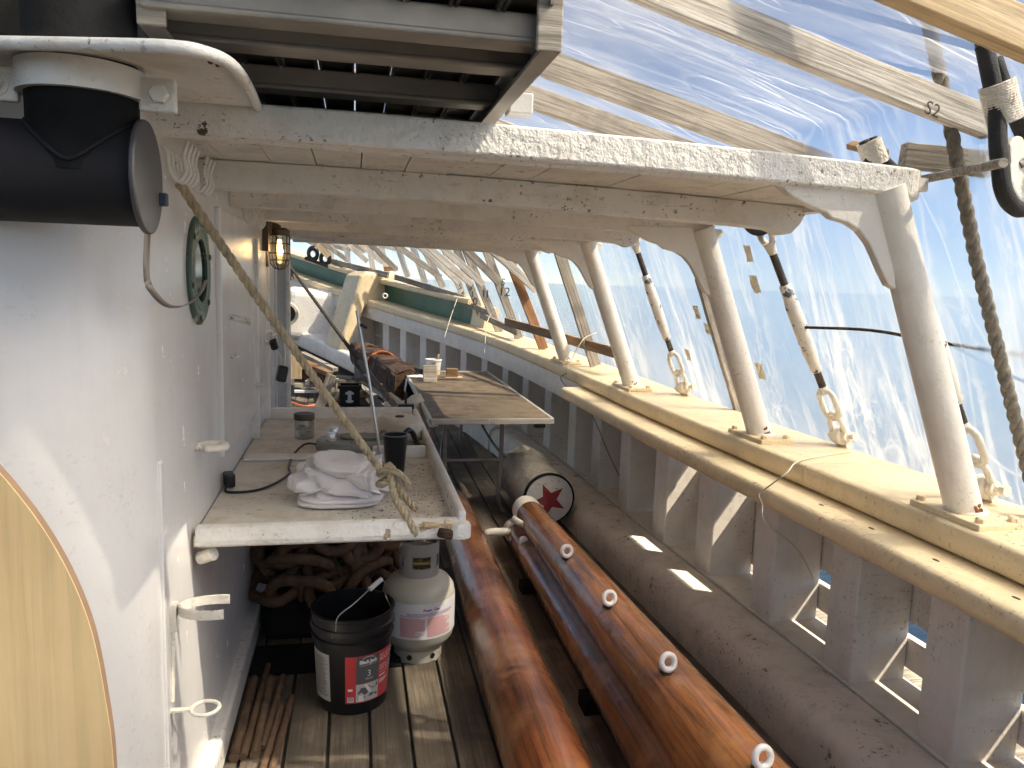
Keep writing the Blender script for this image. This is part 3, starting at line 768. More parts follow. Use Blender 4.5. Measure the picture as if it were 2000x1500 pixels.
# ---------------------------------------------------------------- pillars with scalloped brackets
def make_pillar(base, lean, ztop, label, rust):
    t = thing('roof_pillar', label, 'pillar', base, group='pipe pillars along the rail')
    ax = V(-lean, 0, 1).normalized(); L = (ztop - base.z) / ax.z
    b = MB(); b.tube([base - ax * .02, base + ax * L * .5, base + ax * L], [.051, .050, .049], 28); b.build('pipe', M['pillar'], t, True, auto=60)
    b = MB(); b.torus(.052, .008, Matrix.Translation(base + V(0, 0, .02)), 28, 8); b.build('weld_collar', M['pillar'], t, True)
    ang = math.atan2(-(side(base.y + .1)[0].x - side(base.y - .1)[0].x), .2)
    Rz = Matrix.Rotation(ang, 3, 'Z')
    b = MB(); b.box(base + V(-.005, 0, .008), (.155, .27, .02), Rz); bp_ = b.build('base_plate', M['yellow'], t, bevel=.004)
    for sx, sy in ((-1, -1), (1, -1), (1, 1), (-1, 1)):
        q = base + Rz @ V(sx * .055 - .005, sy * .115, .018); b = MB(); b.lathe([(.014, 0), (.014, .012), (.011, .016), (0, .016)], 6, Matrix.Translation(q) @ Matrix.Rotation(random.random(), 4, 'Z')); b.build('bolt', M['yellow'], bp_)
    # rust blisters at the foot: lumpy flakes standing off the pipe
    random.seed(int(base.y * 10)); b = MB()
    for k in range(rust):
        a = -PI / 2 + .25 + random.uniform(-.35, .35); z = random.uniform(.012, .035 if k % 4 else .055); r = .0508
        c = base + ax * (z / ax.z) + V(math.cos(a) * r, math.sin(a) * r, 0); s_ = random.uniform(.003, .007)
        mm = Matrix.Translation(c) @ Matrix.Rotation(a + PI / 2, 4, 'Z') @ Matrix.Rotation(PI / 2, 4, 'X')
        b.lathe([(s_, 0), (s_ * .8, .002), (0, .003)], 7, mm @ Matrix.Diagonal((1, random.uniform(.6, 1.6), 1, 1)))
    if rust: b.build('rust_blister', M['rust_patch'], t, True)
    # bracket: plate hung in the athwartships plane, outline relative to the pillar head
    H = base + ax * L
    prof = [(-.335, -.012), (-.325, .0), (-.10, .004), (.085, .0), (.098, -.012), (.082, -.034), (.060, -.060), (.050, -.10), (.052, -.16), (.066, -.235)]
    low = [(.050, -.275), (.028, -.262), (.0, -.222), (-.022, -.185), (-.045, -.150), (-.078, -.118), (-.116, -.099), (-.163, -.090), (-.186, -.074), (-.235, -.060), (-.29, -.036)]
    if base.y < 2.5: prof = [(-.33, -.008), (-.30, .012), (-.10, .004), (.035, .0), (.03, -.15)]; low[0] = (.052, -.272)
    pts = [(H.x + dx, H.z + dz) for dx, dz in prof + low]
    n = len(pts); vs = [(x, base.y - .016, z) for x, z in pts] + [(x, base.y + .016, z) for x, z in pts]
    b = MB(); b.add(vs, [tuple(range(n)), tuple(range(n, 2 * n))[::-1]] + [(i, (i + 1) % n, n + (i + 1) % n, n + i) for i in range(n)])
    b.build('bracket', M['pillar'], t, bevel=.005)
    return t
PB = [(V(1.79, 1.90, .95), .40, 1.884, 'nearest white pipe pillar with orange rust spot at its foot', 30),
      (V(1.755, 3.03, .954), .385, 1.842, 'second white pipe pillar, tall rust flake at its foot, between the two turnbuckles', 24),
      (V(1.675, 4.42, .973), .385, 1.842, 'third white pipe pillar standing left of the far turnbuckle', 14),
      (V(1.585, 5.60, 1.002), .385, 1.842, 'farthest white pipe pillar, crossed by a brown lath behind it', 10)]
for a in PB: make_pillar(*a)
# ---------------------------------------------------------------- turnbuckles on the rail
def make_turnbuckle():
    # local axis Z, unit ~0.97 m from rail to the fork at the top
    t = thing('turnbuckle', '', 'turnbuckle', group='white turnbuckles shackled to the rail')
    b = MB(); b.box((0, 0, .012), (.03, .05, .05)); b.lathe([(.033, -.02), (.04, -.014), (.04, .014), (.033, .02)], 16, Matrix.Translation((0, 0, .05)) @ Matrix.Rotation(PI / 2, 4, 'X')); b.build('rail_eye', M['fitting'], t, True, world=False, auto=40)
    b = MB(); pts = [(-.0, -.03, .05), (.0, -.032, .09), (0, -.024, .135), (0, 0, .158), (0, .024, .135), (0, .032, .09), (0, .03, .05)]
    b.tube(catmull(pts, 4), .0125, 10)
    for s_ in (-1, 1): b.cyl((0, s_ * .022, .05), (0, s_ * .042, .05), .026, 16)
    shk = b.build('shackle', M['fitting'], t, True, world=False, auto=45)
    b = MB(); b.cyl((0, -.06, .05), (0, .06, .05), .012, 10); b.lathe([(.02, 0), (.02, .016)], 6, Matrix.Translation((0, -.062, .05)) @ Matrix.Rotation(PI / 2, 4, 'X')); b.build('bolt', M['fitting'], shk, world=False)
    b = MB(); b.stadium(.135, .075, .0125, Matrix.Translation((0, 0, .20)) @ Matrix.Rotation(PI / 2, 4, 'Y') , 8, 10); b.tube([(0, 0, .255), (0, 0, .285)], [.022, .017], 12); b.build('long_link', M['fitting'], t, True, world=False, auto=60)
    for z0, z1 in ((.275, .36), (.74, .90)):
        b = MB(); n = int((z1 - z0) / .004)
        b.tube([(0, 0, z0 + (z1 - z0) * i / n) for i in range(n + 1)], [.0165 if i % 2 else .0145 for i in range(n + 1)], 12)
        b.build('threaded_rod', M['thread'], t, True, world=False)
    b = MB(); b.lathe([(.020, .355), (.0235, .36), (.0235, .40), (.029, .45), (.030, .55), (.029, .66), (.0235, .71), (.0235, .745), (.02, .75)], 20); b.build('body', M['fitting_worn'], t, True, world=False, auto=50)
    b = MB(); b.tube([(0, 0, .885), (0, 0, .92), (0, 0, .935)], [.017, .022, .028], 12)
    for s_ in (-1, 1): b.tube(catmull([(0, s_ * .012, .925), (0, s_ * .03, .955), (0, s_ * .03, 1.02)], 4), [.013] * 9, 8); b.cyl((0, s_ * .022, 1.02), (0, s_ * .042, 1.02), .026, 14)
    b.cyl((0, -.05, 1.02), (0, .05, 1.02), .011, 8); b.build('fork', M['fitting'], t, True, world=False, auto=45)
    b = MB(); b.lathe([(.03, -.012), (.062, -.016), (.062, .016), (.03, .012)], 24, Matrix.Translation((0, 0, 1.06)) @ Matrix.Rotation(PI / 2, 4, 'X') @ Matrix.Scale(1.0, 4)); b.lathe([(.03, -.012), (0, -.012)], 24, Matrix.Translation((0, 0, 1.06)) @ Matrix.Rotation(PI / 2, 4, 'X'), False); b.lathe([(.03, .012), (0, .012)], 24, Matrix.Translation((0, 0, 1.06)) @ Matrix.Rotation(PI / 2, 4, 'X'), False)
    b.build('heart', M['fitting'], t, True, world=False, auto=40)
    b = MB(); pts = [(.012, 0, 1.19), (.028, 0, 1.15)] + [(.072 * math.cos(a), 0, 1.06 + .072 * math.sin(a)) for a in [.6 - i * .36 for i in range(13)]] + [(-.028, 0, 1.15), (-.012, 0, 1.19)]
    b.tube(catmull(pts, 3), .017, 9); b.build('shroud_loop', M['black_rope'], t, True, world=False)
    b = MB(); b.tube([(0, 0, 1.145), (0, 0, 1.215)], [.037, .034], 14); b.build('seizing', M['seizing'], t, True, world=False, auto=50)
    b = MB(); b.tube([(-.014, 0, 1.19), (-.016, 0, 1.222)], .015, 8); b.tube([(.014, 0, 1.19), (.016, 0, 1.22)], .015, 8); b.build('shroud', M['black_rope'], t, True, world=False)
    return t
tbp = make_turnbuckle()
def leanrot(dx, dy, dz, roll=0.0): return (Vector((dx, dy, dz)).to_track_quat('Z', 'Y').to_matrix() @ Matrix.Rotation(roll, 3, 'Z')).to_euler()
def place_rot(d, roll):
    z = d.normalized(); x = V(0, 1, 0).cross(z).normalized(); y = z.cross(x)
    return (Matrix((x, y, z)).transposed() @ Matrix.Rotation(roll, 3, 'Z')).to_euler()
tbl = [(V(2.045, 2.85, .953), V(-.43, 0, .845), .25, 'turnbuckle with large patches of chipped paint, a brown wire tied to its middle'),
       (V(1.92, 4.18, .968), V(-.36, .0, .845), .5, 'far turnbuckle with one black bare spot, between the second and third pillars'),
       (V(2.005, 2.045, .952), V(-.43, .0, .845), .2, 'turnbuckle almost wholly hidden behind the nearest pillar, only its links showing')]
for i, (p, d, roll, lab) in enumerate(tbl):
    r = place_rot(d, roll)
    if i == 0: tbp.location = p; tbp.rotation_euler = r; tbp['label'] = lab
    else: copy_tree(tbp, p, r, lab)
# big heart and served shroud at the upper right
c = onY(1990, 345, 1.72)
sh = thing('shroud_heart', 'white iron heart in a black served shroud loop at the top right edge', 'rigging heart', c)
dz = V(-.40, 0, .92).normalized(); dx = V(.92, 0, .40)
HM = Matrix((dx, V(0, 1, 0), dz)).transposed().to_4x4(); HM = Matrix.Translation(c) @ HM @ Matrix.Rotation(.35, 4, 'Z')
b = MB(); pl_ = [(math.cos(a) * (.066), math.sin(a) * .072 + (.03 if math.sin(a) > .8 else 0)) for a in [2 * PI * i / 24 for i in range(24)]]
b.prism(pl_, .03, HM @ Matrix.Rotation(PI / 2, 4, 'X'), -.015); b.build('heart', M['fitting'], sh, bevel=.006)
b = MB(); b.lathe([(.032, 0), (.032, .02), (.026, .026), (0, .026)], 18, HM @ Matrix.Translation((.02, -.015, -.02)) @ Matrix.Rotation(PI / 2, 4, 'X')); b.build('boss', M['fitting'], sh, True, auto=40)
b = MB(); b.cyl(HM @ V(-.01, -.012, .03), HM @ V(.2, -.12, .075), .011, 10); b.build('pin', M['leg_steel'], sh, True, auto=40)
b = MB(); pts = [(.01, 0, .30), (.03, 0, .20), (.068, 0, .10)] + [(.084 * math.cos(a), 0, .084 * math.sin(a)) for a in [.5 - i * .34 for i in range(13)]] + [(-.06, 0, .10), (-.028, 0, .19), (-.016, 0, .34)]
b.tube([HM @ p for p in catmull(pts, 3)], .021, 10); b.build('served_loop', M['black_rope'], sh, True)
b = MB(); rope = []
for k in range(16): b.torus(.036, .0042, HM @ Matrix.Translation((-.0, 0, .145 + k * .0062)) @ Matrix.Scale(1.25, 4, V(1, 0, 0)), 18, 6)
b.tube([HM @ V(0, 0, .145), HM @ V(0, 0, .24)], .036, 14); b.build('seizing', M['seizing'], sh, True)
b = MB(); b.tube([HM @ V(-.016, 0, .3), HM @ V(-.02, 0, 1.3)], .02, 10); b.build('shroud', M['black_rope'], sh, True)
# thick hairy rope rising through the film
b = MB(); rope_mesh(b, [V(2.02, 1.86, .93), onY(1990, 850, 1.875), onY(1905, 500, 1.88), onY(1845, 190, 1.90), onY(1826, 100, 1.92), onY(1790, -60, 1.95)], .0185, .12, 3, .010, 9)
tag(b.build('standing_rope', M['rope_grey'], None, True), 'thick hairy grey rope running from the rail up through the plastic, rightmost rope', 'rope')
# wire from the turnbuckle to the right
b = MB(); q = tbl[0][0] + tbl[0][1].normalized() * .56
b.tube(catmull([q, onY(1700, 645, 2.5), onY(1830, 668, 2.2), onY(2000, 690, 1.95), onY(2100, 700, 1.8)], 6), .006, 7)
tag(b.build('wire', M['rope_dark'], None, True), 'thin brown wire stretched from the chipped turnbuckle to the right edge', 'wire')
# ---------------------------------------------------------------- black tee pipe, clamp and plate
vp = thing('vent_pipe', 'thick black tee pipe against the deckhouse wall, end plate facing right', 'pipe', (-.45, 1.475, 1.75))
PY, PR, PX = 1.475, .0865, -.452
PZ = onY(150, 340, PY).z
XE = onY(280, 340, PY).x
b = MB(); b.cyl((-1.4, PY, PZ), (XE, PY, PZ), PR - .002, 44); b.build('horizontal_pipe', M['black_pipe'], vp, True, auto=40)
b = MB(); b.cyl((PX, PY, PZ), (PX, PY, 3.2), PR, 44); b.build('vertical_pipe', M['black_dull'], vp, True, auto=40)
b = MB(); b.cyl((XE, PY, PZ), (XE + .010, PY, PZ), .097, 48); b.build('end_plate', M['grey_flange'], vp, True, bevel=.003, auto=40)
for c in (V(XE + .016, PY + .07, PZ - .03),):
    b = MB(); b.box(c, (.016, .014, .024)); b.build('bolt', M['blue_bolt'], vp, bevel=.003)
pts = []
for i in range(49):
    a = 2 * PI * i / 48; x = PR * math.cos(a); y = PR * math.sin(a)
    pts.append(V(PX + x, PY + y, PZ + math.sqrt(max((PR - .002) ** 2 - y * y * .93, 0))))
b = MB(); b.tube(pts[:-1], .004, 6, closed=True); b.build('weld', M['black_pipe'], vp, True)
CZ = onY(150, 140, PY - .09).z
pc = thing('pipe_clamp', 'white two-bolt clamp band around the black vertical pipe', 'clamp', (PX, PY, CZ))
b = MB(); b.lathe([(PR + .001, CZ - .023), (PR + .013, CZ - .023), (PR + .013, CZ + .024), (PR + .001, CZ + .024)], 44, Matrix.Translation((PX, PY, 0)), False); b.build('band', M['pillar'], pc, True, auto=40)
for sx in (-1, 1):
    b = MB(); b.box((PX + sx * .122, PY - .014, CZ - .012), (.06, .015, .056)); b.build('ear', M['pillar'], pc, bevel=.004)
    mm = Matrix.Translation((PX + sx * .126, PY - .022, CZ - .012)) @ Matrix.Rotation(PI / 2, 4, 'X')
    b = MB(); b.lathe([(.0165, 0), (.0165, .012), (.014, .015), (0, .015)], 6, mm); b.lathe([(.022, -.002), (.022, .002)], 16, mm); b.build('bolt', M['pillar'], pc)
pt = thing('platform_plate', 'white steel platform plate with rounded rolled edge above the black pipe', 'plate', (-.6, 1.6, 1.95))
def pz_(y): return 1.928 + (y - 1.362) * .068
def onP(px, py):
    p = onZ(px, py, 1.94)
    for _ in range(30): p = onZ(px, py, pz_(p.y))
    return p
ol = [V(-1.5, 1.862, 0), V(-1.5, 1.40, 0)] + catmull([onP(-60, 88), onP(150, 92), onP(330, 97), onP(400, 108), onP(452, 132), onP(482, 170), onP(503, 213)], 5)
ol = [V(p.x, min(p.y, 1.862), pz_(min(p.y, 1.862))) for p in ol]
n = len(ol); b = MB(); b.add([p + V(0, 0, .004) for p in ol] + [p + V(0, 0, .012) for p in ol], [tuple(range(n))[::-1], tuple(range(n, 2 * n))] + [(i, (i + 1) % n, n + (i + 1) % n, n + i) for i in range(n)]); b.build('plate', M['white_beam'], pt)
b = MB(); b.tube([p + V(0, 0, .004) for p in ol[1:]], .0105, 10); b.build('rolled_edge', M['white_beam'], pt, True)
for px, py, s_ in ((413, 121, .005), (432, 118, .007), (427, 128, .004), (436, 126, .005)):
    c = onP(px, py + 4); b = MB(); b.lathe([(s_, 0), (s_ * .8, .002), (0, .003)], 8, Matrix.Translation(c + V(0, -.008, .002)) @ Matrix.Rotation(PI / 2, 4, 'X')); b.build('rust_blister', M['rust_patch'], pt, True)
fc = thing('funnel_casing', 'black funnel casing rising behind the white platform plate', 'casing', (-1, 2.2, 2))
b = MB(); b.box((-1.1, 2.5, 2.65), (1.35, 1.1, 1.3)); b.build('side', M['black_dull'], fc, bevel=.1, seg=3)
b = MB(); b.box((-1.25, 1.75, 2.7), (1.5, .9, .06)); b.build('top_canvas', M['black_dull'], fc)
b = MB(); b.tube(catmull([onY(90, -20, 1.6), onY(75, 40, 1.56), onY(66, 78, 1.53)], 5), .003, 5); b.tube(catmull([onY(150, -20, 1.6), onY(147, 30, 1.56), onY(165, 80, 1.52)], 5), .003, 5)
tag(b.build('lashing', M['string'], None, True), 'pale twine lashing hanging over the dark casing at top left', 'twine')
# ---------------------------------------------------------------- gangway overhead
gw = thing('gangway', 'dull aluminium gangway seen from below, lying on the boat deck roof', 'gangway', (0, 2.4, 2.0))
GR = Matrix.Rotation(math.radians(1.2), 4, 'Z')
b = MB()
def gsec(x, sgn, y0, y1):
    po = [(0, 2.0), (sgn * -.035, 2.0), (sgn * -.035, 2.008), (sgn * -.008, 2.008), (sgn * -.008, 2.13), (sgn * -.03, 2.13), (sgn * -.03, 2.14), (0, 2.14)]
    n = len(po); vs = [(x + dx, y0, z) for dx, z in po] + [(x + dx, y1, z) for dx, z in po]
    return vs, [tuple(range(n)), tuple(range(n, 2 * n))[::-1]] + [(i, (i + 1) % n, n + (i + 1) % n, n + i) for i in range(n)]
for x, sgn, y0 in ((.352, 1, 1.375), (-.352, -1, 1.44)):
    b = MB(); b.add(*gsec(x, sgn, y0, 4.2)); b.build('stringer', M['aluminium'], gw)
    b = MB(); b.box((x - sgn * .021, y0 - .004, 2.085), (.046, .012, .17)); b.build('end_block', M['pine_grey'], gw, bevel=.003)
for y in (1.455, 1.63, 1.97, 2.4, 3.0, 3.6):
    b = MB(); b.box((0, y, 2.052), (.69, .075, .05)); b.box((0, y - .03, 2.03), (.69, .022, .012)); b.build('joist', M['aluminium'], gw, bevel=.004)
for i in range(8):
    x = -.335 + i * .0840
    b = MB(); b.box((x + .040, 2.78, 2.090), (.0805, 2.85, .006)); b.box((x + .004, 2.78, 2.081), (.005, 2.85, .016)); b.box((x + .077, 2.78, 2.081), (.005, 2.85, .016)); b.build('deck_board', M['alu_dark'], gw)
b = MB(); b.box((.40, 1.95, 2.035), (.06, .06, .05)); b.build('corner_block', M['grey_white'], gw, bevel=.004)
# ---------------------------------------------------------------- wooden shelter frames
def board(name, p0, p1, w, t, nrm, mat, label=None, cat=None, group=None, warp=.0015):
    p0, p1 = Vector(p0), Vector(p1); L = (p1 - p0).length; x = (p1 - p0).normalized()
    z = (Vector(nrm) - x * x.dot(Vector(nrm))).normalized(); y = z.cross(x)
    n = 8; vs = []; fs = []; b = MB()
    for i in range(n + 1):
        j = random.uniform(-warp, warp)
        for sy, sz in ((-1, -1), (1, -1), (1, 1), (-1, 1)): vs.append((L * i / n, sy * w / 2 + j, sz * t / 2))
    for i in range(n):
        for q in range(4): r = (q + 1) % 4; fs.append((i * 4 + q, i * 4 + r, i * 4 + 4 + r, i * 4 + 4 + q))
    fs += [(0, 1, 2, 3)[::-1], tuple(n * 4 + q for q in range(4))]
    b.add(vs, fs); o = b.build(name, mat, None, world=False, bevel=.003)
    mm = Matrix((x, y, z)).transposed().to_4x4(); mm.translation = p0
    o.location = p0; o.rotation_euler = mm.to_euler()
    if label: tag(o, label, cat, group)
    return o
def letter(body, parent, px, py, y, size, rot=0.0, sc=1.0):
    c = onY(px, py, y); cr, sr = math.cos(rot), math.sin(rot)
    def fn(u, v): return V(c.x + u * cr - v * sr, y, c.z + u * sr + v * cr)
    b = text_mb(body, size, fn, font_bold=-.0)
    return b.build('lettering', M['ink'], parent)
def rib_z(x): return 2.45 - .25 * x
near = [(1.43, .085, M['pine_new'], 'yellowish new roof rafter crossing the top right corner', 'rafter', .05, 1.52),
        (1.85, .078, M['pine_old'], 'sun bleached roof rafter marked S2, crossing to the right above the roof edge', 'rafter', .04, 1.70),
        (2.63, .085, M['pine_grey'], 'grey roof rafter with a long flaked patch, behind the aluminium gangway corner', 'rafter', .04, 1.72),
        (3.06, .085, M['pine_grey'], 'short visible end of a brown grained rafter just above the roof edge by the gangway', 'rafter', .04, 1.72),
        (1.01, .085, M['pine_old'], 'added unseen bleached rafter shading the wall, just aft of the yellowish one', 'rafter', .04, 1.6),  # unseen rafter, added for its shadow on the deckhouse wall
        (.60, .085, M['pine_old'], 'added unseen bleached rafter shading the wall, above the viewpoint', 'rafter', .04, 1.6),  # also out of view and added to shade the deckhouse wall
        (3.75, .085, M['pine_old'], 'rafter hidden above the middle of the boat deck roof', 'rafter', .04, 1.7)]
RG = 'roof rafters of the shelter frame'
rafs = []
for y, w, mat, lab, cat, t, xe in near:
    off = w / 2
    o = board('rafter', V(xe, y + t / 2, rib_z(xe) + off), V(-1.6, y + t / 2, rib_z(-1.6) + off), w, t, V(0, -1, 0), mat, lab, cat, RG, .003)
    rafs.append(o)
letter('S2', rafs[1], 1818, 226, 1.8475, .05, -.25)
# horizontal grey timber along the knee of the film
board('purlin', onY(1762, 304, 1.99), onY(1935, 322, 1.93), .068, .045, V(0, -1, 0), M['pine_grey'], 'grey timber running forward beside the end of the S2 rafter', 'timber')
o = board('cross_lath', onY(1660, 283, 2.35), onY(1730, 300, 2.2), .03, .02, V(0, -1, 0), M['brown_lath'], 'brown offcut showing over the roof edge beside the seizing', 'offcut')
b = MB(); b.cyl(onY(1795, 352, 1.96), onY(1960, 318, 1.6), .012, 10); tag(b.build('pole', M['pine_grey'], None, True, auto=40), 'slim grey pole sloping behind the thick rope at right', 'pole')
UG = 'upright boards of the shelter frame along the rail'
def upright(bpx, tpx, y, mat, lab, w=.078, t=.035, ext=1.0, z=None):
    p0 = onY(*bpx, y); p1 = onY(*tpx, y); p1 = p0 + (p1 - p0) * ext
    return board('upright', p0, p1, w, t, V(0, -1, 0), mat, lab, 'upright board', UG)
upright((1452, 812), (1372, 540), 3.70, M['pine_grey'], 'upright board mostly hidden behind the second pillar')
upright((1163, 714), (1095, 500), 5.36, M['pine_grey'], 'grey upright board with scribbled marks and a bolt hole, between the third and fourth pillars', ext=1.25)
uo = upright((1062, 682), (988, 488), 6.40, M['cedar'], 'orange brown upright board left of the farthest pillar', ext=1.3)
u12 = upright((1014, 661), (953, 497), 7.15, M['pine_grey'], 'grey upright board lettered S and 12', ext=1.5)
u11 = upright((976, 649), (923, 520), 7.74, M['pine_grey'], 'grey upright board bearing the number 11 alone', ext=1.6)
u10 = upright((947, 635), (897, 500), 8.26, M['pine_grey'], 'grey upright board lettered S 1 0', ext=1.3)
u9 = upright((913, 598), (886, 530), 8.75, M['pine_old'], 'short pinkish upright board just left of the S 1 0 board', ext=1.9)
u8 = upright((866, 562), (826, 480), 9.4, M['pine_grey'], 'upright board standing on the green board cap, lettered S', ext=1.2)
u7 = upright((831, 553), (806, 480), 10.0, M['pine_grey'], 'narrow upright over the right end of the green board', ext=1.2)
u6 = upright((797, 541), (776, 480), 10.5, M['pine_grey'], 'upright over the middle of the right green board', ext=1.2)
u5 = upright((757, 534), (744, 478), 11.0, M['pine_old'], 'upright just right of the cream bow timber', ext=1.2)
u4 = upright((729, 528), (722, 480), 11.4, M['pine_old'], 'pale upright just above the cream bow timber', ext=1.2)
u3 = upright((680, 519), (678, 484), 12.0, M['pine_grey'], 'upright left of the cream bow timber', w=.08, ext=1.2)
u2 = upright((648, 509), (644, 480), 12.4, M['pine_old'], 'pale upright beside the black double fairlead', w=.09, ext=1.2)
letter('12', u12, 985, 577, 7.129, .11, -.05); letter('S', u12, 982, 557, 7.129, .09, -.1)
letter('1', u11, 945, 580, 7.719, .11); letter('1', u11, 952, 581, 7.719, .11); letter('S', u10, 919, 566, 8.239, .09); letter('1', u10, 923, 580, 8.239, .09); letter('0', u10, 928, 595, 8.239, .11)
letter('S', u9, 899, 565, 8.729, .09); letter('4', u9, 903, 579, 8.729, .09); letter('S', u8, 811 + 17, 498, 9.379, .07)
KG = 'diagonal braces of the shelter frame near the bow'
def brace(p, q, y, mat, lab, w=.070, ext=1.25):
    a = onY(*p, y); c = onY(*q, y); c = a + (c - a) * ext
    return board('brace', a, c, w, .035, V(0, -1, 0), mat, lab, 'brace', KG)
brace((1049, 566), (948, 476), 6.34, M['pine_old'], 'diagonal brace across the orange brown board, nearest of the bow braces')
brace((976, 553), (892, 469), 7.09, M['pine_grey'], 'diagonal brace with scribbles at its foot, meeting the board numbered 12')
brace((944, 556), (846, 466), 7.68, M['pine_old'], 'knotty diagonal brace ending above the number 11')
brace((922, 556), (816, 464), 8.20, M['pine_old'], 'diagonal brace ending at the S 1 0 board')
brace((897, 552), (800, 464), 8.69, M['pine_old'], 'pale diagonal brace ending on the pinkish short upright')
brace((861, 542), (757, 466), 9.34, M['pine_grey'], 'diagonal brace with a rounded lower end over the green board')
brace((775, 527), (717, 470), 10.3, M['pine_grey'], 'dark grey diagonal brace above the right green board')
brace((748, 513), (700, 474), 10.9, M['pine_old'], 'bleached diagonal brace right of the bow timber')
brace((718, 511), (688, 484), 11.3, M['pine_old'], 'thin diagonal brace above the bow timber')
brace((681, 510), (640, 480), 11.9, M['pine_grey'], 'dark diagonal brace left of the bow timber')
SG = 'long roof boards over the bow'
def longb(p, q, y, mat, lab, txt=None, tp=None):
    o = board('roof_board', onY(*p, y), onY(*q, y - .1), .10, .035, V(0, -1, 0), mat, lab, 'roof board', SG)
    if txt: letter(txt, o, tp[0], tp[1], y - .075, .09, -.3)
    return o
longb((586, 462), (642, 485), 12.5, M['pine_grey'], 'leftmost grey roof board, lettered S 2, over the bow', 'S2', (603, 473))
longb((606, 462), (685, 488), 12.2, M['pine_grey'], 'dark roof board lettered S 3 over the bow', 'S3', (637, 474))
longb((608, 460), (714, 489), 11.8, M['pine_old'], 'pinkish roof board lettered S 4 over the bow', 'S4', (660, 472))
longb((640, 461), (730, 486), 11.4, M['pine_grey'], 'wide grey roof board lettered S 9', 'S9', (701, 474))
longb((700, 464), (776, 484), 10.8, M['pine_old'], 'pale roof board with one dark knot beside the S 9 board')
board('offcut', onY(619, 477, 11.9), onY(642, 502, 11.9), .08, .03, V(0, -1, 0), M['pine_new'], 'bright yellow offcut leaning beside the black fairlead', 'offcut')
board('offcut', onY(750, 525, 10.4), onY(777, 524, 10.4), .06, .04, V(0, -1, 0), M['cedar'], 'small orange brown block on the batten right of the bow timber', 'offcut')
BG = 'horizontal battens tying the uprights'
def batten(p, y0, q, y1, mat, lab, w=.07):
    a = onY(*p, y0); c = onY(*q, y1); d = c - a
    return board('batten', a, c, w, .03, V(-d.y, d.x, 0) if d.y < 0 else V(d.y, -d.x, 0), mat, lab, 'batten', BG)
batten((988, 628), 6.95, (1207, 691), 4.9, M['brown_lath'], 'brown batten running behind the farthest pillar')
batten((940, 616), 8.1, (1012, 650), 6.95, M['pine_grey'], 'grey batten tied with white cord at the 11 board', .06)
batten((902, 588), 8.65, (958, 613), 7.9, M['pine_grey'], 'short dark batten below the S 1 0 board', .06)
batten((772, 541), 10.3, (908, 583), 8.6, M['pine_grey'], 'long dark batten lying on the right green board', .07)
batten((681, 519), 11.4, (758, 538), 10.4, M['pine_grey'], 'dark batten lying above the bow timber', .08)
batten((640, 508), 12.3, (681, 519), 11.5, M['pine_grey'], 'dark batten beside the black fairlead', .08)
q = onY(622, 500, 12.0)
fl = thing('fairlead', 'black double fairlead with two oval openings on the bow cap', 'fairlead', q)
b = MB()
for dx in (-.08, .10): b.torus(.085, .04, Matrix.Translation(q + V(dx, 0, dx * -.35)) @ Matrix.Rotation(PI / 2, 4, 'X') @ Matrix.Scale(.75, 4, V(1, 0, 0)) , 18, 8)
b.build('rings', M['black'], fl, True); b = MB(); b.box(q + V(.02, 0, -.11), (.46, .12, .05), (0, .33, 0)); b.build('foot', M['black'], fl, bevel=.01)
# ---------------------------------------------------------------- shrink film: side wall and roof
def film_pt(y, g):
    base = at(y, .425, .90); p, nrm = side(y); nrm = V(nrm.x, nrm.y, 0)
    k = .40; zk = 2.165 + SH(y) * .7; Hh = (zk - base.z) / .928
    if g < Hh:
        q = base - nrm * (k * g * .928) + V(0, 0, g * .928); nn = (nrm + V(0, 0, .4)).normalized()
    else:
        e = g - Hh; q = base - nrm * (k * Hh * .928) - nrm * (e * .97) + V(0, 0, Hh * .928 + e * .243); nn = (nrm * .243 + V(0, 0, .97)).normalized()
    return q, nn, Hh
b = MB(); vs = []; fs = []; uvs = []
NY, NG = 210, 80
for i in range(NY + 1):
    y = -1.6 + 15.0 * i / NY
    for j in range(NG + 1):
        t = j / NG; g = 3.4 * (t ** 1.15); q, nn, Hh = film_pt(y, g)
        amp = .026 if g < Hh else .016
        w = noise.noise(V(y * 2.2 + g * .9, g * .7, 3.1)) * amp + noise.noise(V(y * 6 + g * 2.2, g * 1.6, 7)) * amp * .45 + abs(noise.noise(V(y * 3.5 - g * 1.6, g * 1.1, 11))) * -amp * .8
        edge = min(1, g / .12)
        vs.append(q + nn * (w * edge + .015)); uvs.append((y, g))
for i in range(NY):
    for j in range(NG): a = i * (NG + 1) + j; fs.append((a, a + 1, a + NG + 2, a + NG + 1))
b.add(vs, fs); me_o = b.build('plastic_sheet', M['film'], None, True)
tag(me_o, 'clear wrinkled plastic sheeting enclosing the deck from rail to overhead', 'plastic sheet')
pg = me_o.data.polygons[(NY // 3) * NG + 8]
if pg.normal.dot(Vector((0, 0, CAM_H)) - pg.center) < 0: me_o.data.flip_normals()
ul = me_o.data.uv_layers.new(name='UVMap')
for lp in me_o.data.loops: ul.data[lp.index].uv = uvs[lp.vertex_index]
